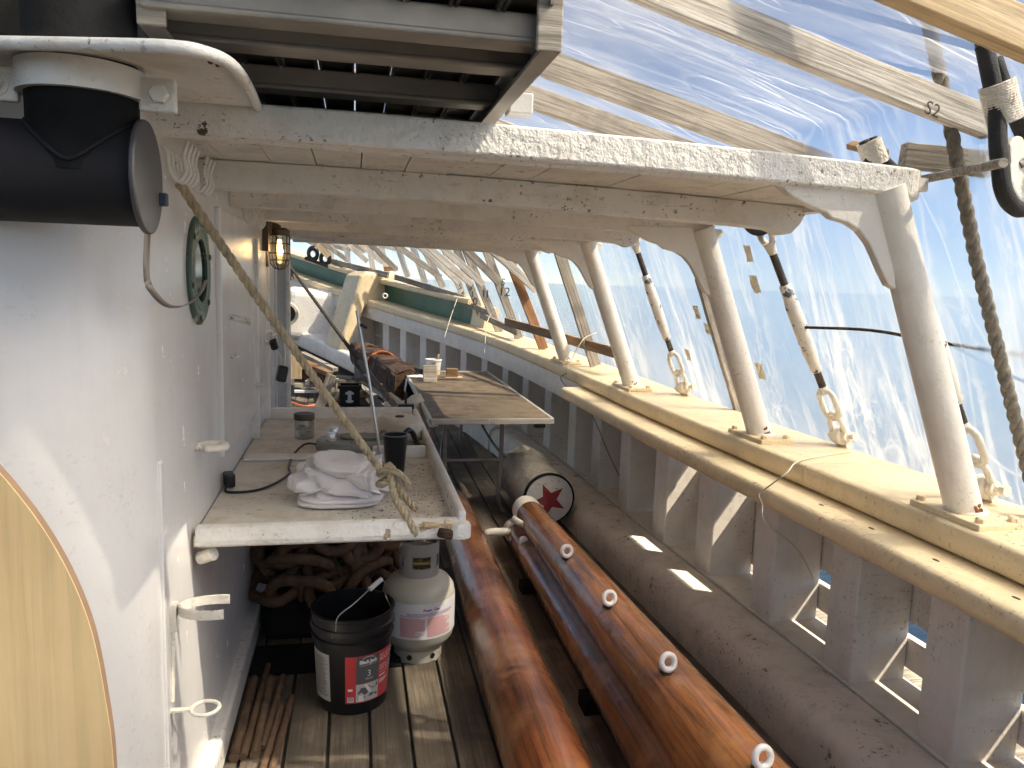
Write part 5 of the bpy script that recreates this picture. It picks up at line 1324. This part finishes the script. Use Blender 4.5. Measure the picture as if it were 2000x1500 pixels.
for k, (z, w_) in enumerate(((.132, 14), (.118, 20), (.114, 18), (.110, 16), (.106, 12))): cyl_patch(b, q, br(z) + .0016, br(z) + .0016, z, z + (.005 if k == 0 else .002), dg(-46), dg(-46 + w_), 6, 1)
cyl_patch(b, q, br(.055) + .0016, br(.07) + .0016, .056, .088, dg(-98), dg(-88), 5, 2); cyl_patch(b, q, br(.1) + .0016, br(.1) + .0016, .10, .108, dg(-97), dg(-90), 4, 1); b.build('label_boxes', M['label_white'], lr_)
b = MB()
for k in range(9): cyl_patch(b, q, br(.06) + .0022, br(.07) + .0022, .060, .074, dg(-97 + k * .95), dg(-97 + k * .95 + .45), 1, 1)
b.build('barcode', M['print_dark'], lr_)
b = MB()
h = [q + V(-.075, -.128, .305), q + V(-.06, -.135, .335), onY(660, 1205, 2.67), onY(690, 1180, 2.70), onY(712, 1160, 2.74), onY(722, 1150, 2.76)]
b.tube(catmull(h, 5), .0026, 7); b.tube(catmull([onY(745, 1131, 2.80), onY(752, 1140, 2.84), onY(752, 1160, 2.88), q + V(.146, .03, .335)], 5), .0022, 6); wh_ = b.build('wire_handle', M['steel'], bk, True)
b = MB(); b.cyl(onY(722, 1151, 2.76), onY(745, 1131, 2.80), .0095, 14); b.build('handle_grip', M['label_white'], wh_, True, auto=40)
# ---------------------------------------------------------------- rusty rods by the wall
rods = [((457, 1480), (496, 1330), .017, 'rusty rod nearest the wall, with a flake of pale blue paint'), ((475, 1478), (523, 1305), .014, 'longest rusty rod, reaching farthest forward in the bundle'),
        ((497, 1475), (528, 1328), .0165, 'thick dark rusty rod in the middle of the bundle'), ((512, 1462), (552, 1325), .0135, 'rusty rod right of the thick dark one'),
        ((500, 1545), (548, 1385), .013, 'orange rusty rod with its near end out of the frame'), ((520, 1545), (569, 1366), .0135, 'outermost rusty rod of the bundle')]
for (p, q_, r, lab) in rods:
    a = onZ(*p, r); c = onZ(*q_, r); c = c + (c - a) * .03; b = MB(); n = 14
    b.tube([a.lerp(c, i / n) + V(random.uniform(-.0012, .0012), 0, 0) for i in range(n + 1)], [r * random.uniform(.93, 1.03) for i in range(n + 1)], 12)
    tag(b.build('rod', M['rods'], None, True, auto=45), lab, 'rod', 'rusty rods lying by the wall')
# ---------------------------------------------------------------- varnished spars
def spar(name, p0, p1, r0, r1, mat, lab, capl=0, capmat=None, capr=None):
    p0, p1 = Vector(p0), Vector(p1); L = (p1 - p0).length; y = (p1 - p0).normalized(); x = y.cross(V(0, 0, 1)).normalized(); z = x.cross(y)
    mm = Matrix((x, y, z)).transposed()
    t = thing(name, lab, 'spar', p0, mm.to_euler(), 'varnished spars lying on the deck')
    b = MB(); n = 24; N = 40; vs = []; fs = []
    for i in range(n + 1):
        yy = L * i / n; r = r0 + (r1 - r0) * i / n
        for k in range(N):
            a = 2 * PI * k / N; rr = r * (1 + .012 * noise.noise(V(math.cos(a) * 1.5, math.sin(a) * 1.5, yy * 2.2)))
            vs.append((rr * math.cos(a), yy, rr * math.sin(a)))
    for i in range(n):
        for k in range(N): q = (k + 1) % N; fs.append((i * N + k, i * N + q, (i + 1) * N + q, (i + 1) * N + k))
    fs += [tuple(range(N)), tuple(n * N + k for k in range(N))[::-1]]
    b.add(vs, fs); b.build('shaft', mat, t, True, world=False, auto=50)
    if capl:
        b = MB(); c = capr or r1
        b.lathe([(c + .004, 0), (c + .005, .01), (c + .004, capl * .75), (c * .86, capl * .95), (c * .5, capl * 1.02), (0, capl * 1.03)], 32, Matrix.Translation((0, L - capl * .8, 0)) @ Matrix.Rotation(-PI / 2, 4, 'X')); b.build('white_end', M['fitting'], t, True, world=False, auto=60)
    return t, mm, p0, L
sl, mml, p0l, Ll = spar('spar', V(.560, .9, .133), V(.647, 4.93, .111), .136, .111, M['spar'], 'reddish brown varnished spar beside the bucket, its grey end cut flat by the table')
b = MB(); b.lathe([(.109, 0), (.109, .012), (0, .012)], 32, Matrix.Translation((0, Ll - .002, 0)) @ Matrix.Rotation(-PI / 2, 4, 'X')); b.build('cut_end', M['spar_end'], sl, world=False)
RA, RB, RR0, RR1 = V(1.049, .9, .271), V(1.024, 4.40, .237), .141, .081
sr, mmr, p0r, Lr = spar('spar', RA, RB, RR0, RR1, M['spar_gold'], 'golden brown varnished spar on top with white eyebolts along its upper side', .17, None, .080)
MBp = onZ(1003, 1032, .13)
sm, mmm, p0m, Lm = spar('spar', V(.955, .9, .112), MBp, .112, .062, M['spar'], 'slimmer varnished spar tucked beneath the golden one, white cleat at its tip', .13, None, .062)
for px, py in ((1108, 1068), (1191, 1162), (1306, 1290), (1490, 1480)):
    # stand on the spar's top
    d = ray(px, py + 22); best = None
    ax = (RB - RA).normalized(); A = RA
    for k in range(600, 4000):
        c = O0 + d * (k * .0015); w = c - A; s_ = w.dot(ax); dist = (w - ax * s_).length
        if dist < RR0 + (RR1 - RR0) * s_ / Lr: best = c; break
    if best is None: continue
    sc = .024
    loc = mmr.inverted() @ (best - A)
    eb = MB(); nrm = V(loc.x, 0, loc.z).normalized(); base = V(nrm.x, 0, nrm.z) * math.hypot(loc.x, loc.z) + V(0, loc.y, 0)
    up = (mmr.inverted() @ V(-.15, -.1, 1)).normalized()
    face = (mmr.inverted() @ V(.15, -1, .25)).normalized()
    c = base + up * .036
    qn = face.to_track_quat('Z', 'Y').to_matrix().to_4x4()
    eb.torus(sc, .0095, Matrix.Translation(c) @ qn, 24, 10); eb.cyl(base - up * .01, base + up * .014, .012, 12)
    eb.build('eyebolt', M['ring_white'], sr, True, world=False, auto=60)
    eb = MB(); eb.lathe([(.022, -.002), (.018, .003), (0, .004)], 14, Matrix.Translation(base) @ up.to_track_quat('Z', 'Y').to_matrix().to_4x4() @ Matrix.Diagonal((1.5, 1, 1, 1))); eb.build('pad', M['black'], sr, True, world=False)
b = MB(); a = MBp + V(-.03, -.12, .02); b.tube(catmull([a, a + V(-.08, -.05, .02), a + V(-.15, -.08, .03), a + V(-.185, -.09, .025)], 4), [.018, .02, .022, .023, .023, .022, .022, .021, .021, .02, .02, .018, .012], 10); b.build('cleat', M['fitting'], sm, True)
b = MB(); c = onY(1000, 1012, 4.12); b.tube([c, onY(1030, 1030, 4.08)], [.02, .016], 8); b.tube(catmull([onY(1030, 1030, 4.08), onY(1043, 1040, 4.05), onY(1046, 1065, 4.02)], 4), .008, 6); b.build('strap', M['fitting'], sr, True)
for px, py, w_, h_ in ((1022, 1062, .024, .085), (1036, 1082, .028, .085)):
    c = onY(px, py, 3.95); b = MB(); b.prism([(-w_, 0), (w_, 0), (w_, h_ * .85), (w_ * .5, h_), (-w_ * .5, h_), (-w_, h_ * .85)], .003, Matrix.Translation(c + V(0, 0, -h_ / 2)) @ Matrix.Rotation(PI / 2, 4, 'X')); b.build('tag', M['paper'], sr)
b = MB()
for k in range(3): b.box((1.0, 1.5 + k * 1.1, .03), (.3, .09, .06))
tag(b.build('chock', M['black_dull'], None), 'dark wooden chocks under the stacked spars', None, None, 'stuff')
# ---------------------------------------------------------------- star drum
q = V(1.205, 4.53, .255); sd = thing('canvas_roller', 'canvas wrapped roller with a white end painted with a red star', 'roller', q)
DM = Matrix.Translation(q) @ Matrix.Rotation(PI / 2, 4, 'X')
b = MB(); N = 72; n = 30; vs = []; fs = []
for i in range(n + 1):
    yy = .02 + .66 * i / n + (.05 * noise.noise(V(i, 0, 0)) if i == n else 0)
    for k in range(N):
        a = 2 * PI * k / N; f = max(0, (i - 9) / 21)
        r = .160 + .010 * noise.noise(V(math.cos(a) * 2, math.sin(a) * 2, yy * 5)) + .006 * abs(noise.noise(V(math.cos(a) * 4, math.sin(a) * 4, yy * 9))) + f * (.055 * abs(noise.noise(V(math.cos(a) * 3.3, math.sin(a) * 3.3, yy * 9))) + .012) + .008 * f * math.sin(yy * 55 + 3 * math.sin(a))
        vs.append((q.x - .02 * f + r * math.cos(a), q.y + yy, q.z + r * math.sin(a)))
for i in range(n):
    for k in range(N): r = (k + 1) % N; fs.append((i * N + k, i * N + r, (i + 1) * N + r, (i + 1) * N + k))
fs.append(tuple(n * N + k for k in range(N)))
b.add(vs, fs); b.build('canvas_wrap', M['canvas'], sd, True)
b = MB(); b.lathe([(.162, -.03), (.164, .0), (.158, .008), (.152, .004), (.152, -.03)], 48, DM); b.build('rim', M['black_dull'], sd, True, auto=40)
b = MB(); b.lathe([(.154, -.03), (.154, .001), (0, .001)], 48, DM); b.build('end_disc', M['disc_white'], sd)
st = []
for i in range(10):
    a = PI / 2 + .42 + PI * i / 5; r = .115 if i % 2 == 0 else .048; st.append((r * math.cos(a), r * math.sin(a) - .008))
b = MB(); b.prism(st, .0015, DM, .0015); b.build('red_star', M['red_star'], sd)
# ---------------------------------------------------------------- folding table
TZ = .73; tb = thing('folding_table', 'brown stained folding table with pale edging and grey steel legs', 'table', (.88, 6, 0))
TX0, TX1, TY0, TY1 = .475, 1.262, 4.725, 7.25
b = MB(); b.box(((TX0 + TX1) / 2, (TY0 + TY1) / 2, TZ - .012), (TX1 - TX0 - .02, TY1 - TY0 - .02, .022)); b.build('tabletop', M['table_top'], tb)
b = MB(); 
b.box(((TX0 + TX1) / 2, TY0, TZ - .016), (TX1 - TX0, .022, .036)); b.box(((TX0 + TX1) / 2, TY1, TZ - .016), (TX1 - TX0, .022, .036))
b.box((TX0, (TY0 + TY1) / 2, TZ - .016), (.022, TY1 - TY0 - .022, .036)); b.box((TX1, (TY0 + TY1) / 2, TZ - .016), (.022, TY1 - TY0 - .022, .036)); b.build('edging', M['table_edge'], tb, bevel=.004)
for y in (5.0, 6.9):
    for x in (.60, .98):
        b = MB(); b.tube(catmull([V(x, y, TZ - .03), V(x, y, .4), V(x + (.0 if x < .8 else -.01), y, .12), V(x + (0 if x < .8 else .05), y - .03, .01)], 6), .0155, 10); b.build('leg', M['leg_steel'], tb, True)
    b = MB(); b.cyl((.60, y, .40), (.98, y, .40), .012, 10); b.build('cross_bar', M['leg_steel'], tb, True, auto=40)
    b = MB(); s_ = 1 if y < 6 else -1
    for x in (.66, .92): b.tube(catmull([V(x, y + s_ * .55, TZ - .03), V(x, y + s_ * .52, TZ - .16), V(x + (.08 if x > .8 else -.08) * .6, y + s_ * .28, .46), V(x + (.1 if x > .8 else -.08), y + s_ * .05, .40)], 6), .010, 8)
    b.build('brace', M['leg_steel'], tb, True)
    b = MB(); b.box((.79, y + s_ * .35, TZ - .05), (.34, .03, .03)); b.build('rail', M['black'], tb)
b = MB(); b.box((1.19, 4.80, TZ - .05), (.07, .06, .04)); b.build('clip', M['black'], tb, bevel=.005)
b = MB(); b.box((.84, 4.705, TZ - .012), (.004, .004, .03)); b.build('wear_chip', M['label_white'], tb)
T0 = TZ + .0005
q = V(.71, 6.95, T0); pb = thing('paint_pot', 'small white plastic pot with amber drips and a brush, on the table', 'pot', q)
b = MB(); b.lathe([(.055, 0), (.058, .004), (.072, .13), (.077, .132), (.077, .145), (.07, .147), (.056, .01), (0, .01)], 28, Matrix.Translation(q)); b.build('pot', M['label_white'], pb, True, auto=40)
b = MB(); cyl_patch(b, q, .0592, .0642, .004, .045, dg(-175), dg(-5), 20, 2); b.build('amber_stain', M['pine_new'], pb, True)
b = MB()
for k in range(4): cyl_patch(b, q, .0655 + k * .0016, .0655 + k * .0016, .062 + k * .016, .067 + k * .016, dg(-105), dg(-75), 4, 1)
b.build('marks', M['print_dark'], pb)
b = MB(); b.tube([q + V(.02, 0, .05), q + V(.045, .0, .19)], [.008, .011], 8); b.build('brush', M['brown_lath'], pb, True)
c = onZ(840, 745, T0); b = MB(); b.box(c + V(.0, .03, .05), (.12, .03, .17), (-.25, .0, .02)); tag(b.build('grey_block', M['pine_grey'], None, bevel=.005), 'grey wooden block propped upright on the folding table', 'wood block')
c = onZ(826, 735, T0); b = MB(); b.box(c + V(-.03, .12, .03), (.10, .07, .055), (0, .3, .5)); tag(b.build('heel', M['black'], None, bevel=.01), 'dark wedge behind the grey block on the table', 'wedge')
c = onZ(886, 738, T0); b = MB(); b.box(c + V(0, .02, .004), (.16, .09, .008), (0, 0, -.1)); tag(b.build('light_board', M['pine_new'], None, bevel=.002), 'thin light board under the brown block on the table', 'board')
b = MB(); b.box(c + V(-.012, .03, .045), (.105, .07, .072), (0, 0, -.08)); tag(b.build('brown_block', M['brown_lath'], None, bevel=.004), 'brown wooden block standing on a thin light board', 'wood block')
c = onZ(824, 730, T0); b = MB(); b.box(c + V(.02, .1, .002), (.14, .11, .003), (0, 0, .1)); tag(b.build('paper_sheet', M['paper'], None), 'white paper sheet on the table below the pot', 'paper')
b = MB(); vs = []; fs = []; n = 10
for i in range(n + 1):
    for j in range(n + 1):
        u, w_ = i / n, j / n; x = TX0 - .07 + .20 * u; y = 6.72 + .30 * w_; z = T0 + .006 + .006 * noise.noise(V(u * 4, w_ * 4, 1))
        if u < .4: z = T0 + .01 - (.4 - u) * .35; x = TX0 - .013 - (.4 - u) * .05
        vs.append((x, y, z))
for i in range(n):
    for j in range(n): a = i * (n + 1) + j; fs.append((a, a + 1, a + n + 2, a + n + 1))
b.add(vs, fs); o = b.build('rag', M['paper'], None, True); md = o.modifiers.new('s', 'SOLIDIFY'); md.thickness = .004; tag(o, 'white rag hanging over the far left corner of the table', 'rag')
# ---------------------------------------------------------------- forward deck clutter
def zs(y): return SH(y)
a, c = onY(800, 760, 7.3), onY(722, 690, 9.3)
a = onY(800, 752, 6.9); c = onY(708, 690, 9.0)
t = thing('rotten_timber', 'long rotten brown timber lying by the bulwark, orange strap around it', 'timber', a)
d = (c - a); x = d.normalized(); z = V(0, 0, 1); z = (z - x * x.dot(z)).normalized(); y = z.cross(x); b = MB(); n = 24; m_ = 16; vs = []; fs = []
for i in range(n + 1):
    for k in range(m_):
        an = 2 * PI * k / m_; u = .15 * math.copysign(abs(math.cos(an)) ** .45, math.cos(an)); w_ = .135 * math.copysign(abs(math.sin(an)) ** .45, math.sin(an))
        r = 1 + .20 * noise.noise(V(u * 11, w_ * 11, i * .45)) - (.30 * max(0, noise.noise(V(u * 14, 5, i * .6))) if w_ > .05 else 0)
        vs.append(a + x * (d.length * i / n + .03 * noise.noise(V(u * 20, w_ * 20, 2)) * (1 if i in (0, n) else 0)) + y * u * r + z * w_ * r)
for i in range(n):
    for k in range(m_): q = (k + 1) % m_; fs.append((i * m_ + k, i * m_ + q, (i + 1) * m_ + q, (i + 1) * m_ + k))
fs += [tuple(range(m_)), tuple(n * m_ + k for k in range(m_))[::-1]]
b.add(vs, fs); b.build('log', M['rotten'], t)
b = MB(); cc = a + d * .52
for k, off in enumerate((0, .035)):
    b.tube([cc + x * off + y * (.168 * math.cos(an)) + z * (.153 * math.sin(an)) for an in [2 * PI * i / 24 for i in range(24)]], .011, 6, closed=True)
b.build('orange_strap', M['orange'], t, True)
def junk(name, p0, p1, w, th, mat, lab, cat='board', nrm=(0, 0, 1)): return board(name, p0, p1, w, th, nrm, mat, lab, cat, 'lumber left on the foredeck')
def G(px, py, dz=0.0):
    z = .15
    for _ in range(60):
        p = onZ(px, py, z + dz); z = .5 * z + .5 * SH(min(max(p.y, 0), 14))
    return onZ(px, py, z + dz)
junk('plank', G(795, 800, .25), G(700, 735, .25), .10, .05, M['pine_grey'], 'grey board slanting below the rotten timber')
junk('plank', G(765, 790, .06), G(735, 752, .06), .14, .06, M['brown_lath'], 'short brown board on the deck near the cut rope')
junk('plank', G(622, 800, .02), onY(648, 732, 8.3), .10, .03, M['pine_grey'], 'grey plank leaning up behind the shelf, left of the black tub', 'board', (0, -1, .3))
junk('plank', onY(576, 690, 8.6), onY(576, 740, 8.6), .14, .04, M['pine_new'], 'orange yellow board standing behind the door edge', 'board', (0, -1, 0))
junk('plank', G(575, 752, .12), G(655, 752, .12), .12, .04, M['pine_grey'], 'grey board lying across under the wood pile')
junk('plank', G(575, 764, .06), G(618, 764, .06), .09, .03, M['paper'], 'white painted board on the deck by the door')
junk('plank', G(572, 700, .35), G(648, 730, .3), .13, .05, M['brown_lath'], 'brown board slanting under the white waterway edge')
junk('plank', G(588, 715, .25), G(640, 740, .22), .10, .08, M['rotten'], 'dark rotten piece in the wood pile left of the leaning plank')
junk('plank', G(582, 735, .18), G(640, 742, .18), .16, .10, M['rotten'], 'rotten block at the bottom of the wood pile')
junk('plank', G(700, 770, .05), G(722, 768, .05), .09, .07, M['pine_new'], 'short pale offcut at the end of the orange cord')
junk('plank', onY(702, 742, 8.4), onY(698, 690, 8.9), .10, .05, M['pine_grey'], 'grey post standing beside the rotten timber', 'post', (0, -1, 0))
junk('plank', G(655, 735, .3), G(692, 738, .3), .13, .02, M['pine_grey'], 'grey board behind the black tub')
junk('stick', G(760, 795, .5), G(742, 752, .55), .035, .03, M['brown_lath'], 'dark stick leaning behind the shelf end', 'stick')
junk('stick', onY(812, 808, 5.0), onY(760, 770, 5.6), .03, .03, M['pine_new'], 'light wooden tool handle leaning behind the shelf corner', 'handle')
for k, (px, py) in enumerate(((750, 789), (752, 800), (758, 806))): junk('stick', onY(px, py, 5.2), onY(px + 22, py + 1, 5.2), .02, .03, M['paper'], ('upper', 'middle', 'lowest')[k] + ' pale stick of three lying behind the shelf', 'stick')
junk('plank', G(590, 690, .5), G(655, 722, .42), .07, .04, M['pine_grey'], 'thin grey batten on top of the wood pile under the white ledge')
junk('plank', G(578, 722, .30), G(618, 712, .36), .09, .03, M['cedar'], 'reddish board end in the wood pile by the door edge')
junk('plank', G(600, 748, .16), G(632, 728, .2), .06, .05, M['pine_old'], 'pale split stick lying across the wood pile')
junk('plank', G(745, 800, .12), G(712, 752, .12), .12, .04, M['pine_grey'], 'grey plank lying on the deck along the rotten timber')
junk('plank', G(790, 803, .10), G(745, 775, .16), .09, .05, M['rotten'], 'dark broken piece lying below the rotten timber')
junk('plank', G(655, 780, .015), G(668, 757, .02), .05, .02, M['pine_new'], 'small pale shim on the deck in front of the black tub')
b = MB(); c = G(728, 762, .02); rope_mesh(b, [c + V(.13 * math.cos(a) * (1 - a / 60), .13 * math.sin(a) * (1 - a / 60), .012 * a / 2) for a in [i * .3 for i in range(64)]], .018, .12, 3, .03, 6)
tag(b.build('rope_coil', M['manila_grey'], None, True), 'coil of weathered rope on the deck beside the rotten timber', 'rope coil')
q = onY(683, 766, 8.6); q = V(q.x, 8.6, SH(8.6) + .02); tbx = thing('black_tub', 'square black tub with a white emblem on the foredeck', 'tub', q)
b = MB(); hw, hh = .105, .20
for dx, dy, sx, sy in ((0, -hw, 2 * hw, .012), (0, hw, 2 * hw, .012), (-hw, 0, .012, 2 * hw), (hw, 0, .012, 2 * hw)): b.box(q + V(dx, dy, hh / 2), (sx, sy, hh))
b.box(q + V(0, 0, .006), (2 * hw, 2 * hw, .012)); b.build('walls', M['black'], tbx, bevel=.004)
b = MB()
for dx, dy, sx, sy in ((0, -hw - .008, 2 * hw + .05, .03), (0, hw + .008, 2 * hw + .05, .03), (-hw - .008, 0, .03, 2 * hw - .02), (hw + .008, 0, .03, 2 * hw - .02)): b.box(q + V(dx, dy, hh), (sx, sy, .035))
b.build('rim', M['black'], tbx, bevel=.006)
b = MB(); em = [(-.03, .03), (-.045, .03), (-.045, .05), (0, .075), (.045, .05), (.045, .03), (.02, .03), (.02, -.03), (.04, -.035), (.04, -.055), (0, -.065), (-.04, -.055), (-.04, -.035), (-.02, -.03), (-.02, .03)]
b.prism(em, .002, Matrix.Translation(q + V(0, -hw - .008, .09)) @ Matrix.Rotation(PI / 2, 4, 'X')); b.build('emblem', M['paper'], tbx)
b = MB(); b.lathe([(.03, 0), (.035, .03), (.02, .05), (0, .05)], 12, Matrix.Translation(G(656, 742, .1))); tag(b.build('yellow_cap', M['tape'], None, True), 'small yellow cap beside the black tub', 'cap')
b = MB(); c = G(716, 748, .08); b.lathe([(.08, 0), (.09, .03), (.07, .05), (0, .05)], 16, Matrix.Translation(c)); tag(b.build('blue_lid', plain('dusty blue', (.06, .13, .18), .5), None, True), 'dusty blue lid beside the black tub', 'lid')
cord('extension_cord', [G(560, 782, .02), G(582, 790, .02), G(600, 793, .02), G(640, 787, .02), G(652, 786, .02), G(672, 776, .02), G(688, 768, .02), G(700, 764, .02)], .011, M['orange'], 'orange extension cord lying across the foredeck planks', 8, 'cord')
b = MB(); b.box(G(775, 788, .12) + V(.08, .1, .12), (.32, .35, .30)); tag(b.build('grey_bin', M['grey_white'], None, bevel=.02), 'grey white bin behind the shelf corner', 'bin')
b = MB(); b.box((.40, 5.15, .60), (.20, .30, .03)); b.box((.44, 5.05, .45), (.04, .04, .3)); tag(b.build('plywood_rest', M['pine_new'], None, bevel=.003), 'small plywood rest beside the table corner', 'board')
b = MB(); vs = [V(.42, 5.3, .66), V(.47, 5.5, .85), V(.36, 5.6, .66), V(.44, 5.2, .62)]; 
b.lathe([(.10, 0), (.09, .05), (.05, .13), (0, .17)], 14, Matrix.Translation((.40, 5.45, .63)) @ Matrix.Rotation(.4, 4, 'Y')); tag(b.build('canvas_bag', M['oval'], None, True), 'pale canvas bundle slumped beside the table edge', 'bundle')
b = MB(); b.box((.47, 5.2, .16), (.3, .5, .32)); tag(b.build('dark_crate', M['black_dull'], None, bevel=.01), 'dark crate under the left side of the table', 'crate')
b = MB(); b.lathe([(.06, 0), (.062, .14), (.04, .17), (.02, .19), (.02, .22), (0, .22)], 16, Matrix.Translation(onZ(846, 868, .0) + V(.02, .3, .05))); tag(b.build('spray_bottle', M['grey_white'], None, True, auto=50), 'grey plastic bottle on the deck left of the table legs', 'bottle')
# ---------------------------------------------------------------- birch plywood board at the near left
c0 = [(-.95, .0), (-.292, .0), (-.284, .55), (-.276, .85), (-.272, 1.02), (-.278, 1.11), (-.289, 1.19), (-.306, 1.25), (-.327, 1.30), (-.352, 1.345), (-.385, 1.392), (-.43, 1.44), (-.50, 1.485), (-.6, 1.52), (-.75, 1.54), (-.95, 1.54)]
pts = catmull([V(x, z, 0) for x, z in c0[1:]], 4); poly = [(-.95, 0)] + [(p.x, p.y) for p in pts]
pw = thing('plywood_board', 'birch plywood board with a curved edge standing at the near left', 'plywood', (-.5, .9, 0))
b = MB(); b.prism(poly, .0025, Matrix.Translation((0, .9025, 0)) @ Matrix.Rotation(PI / 2, 4, 'X')); b.build('face', M['ply'], pw)
b = MB(); b.prism(poly, .012, Matrix.Translation((0, .915, 0)) @ Matrix.Rotation(PI / 2, 4, 'X')); b.build('core', M['ply_edge'], pw)
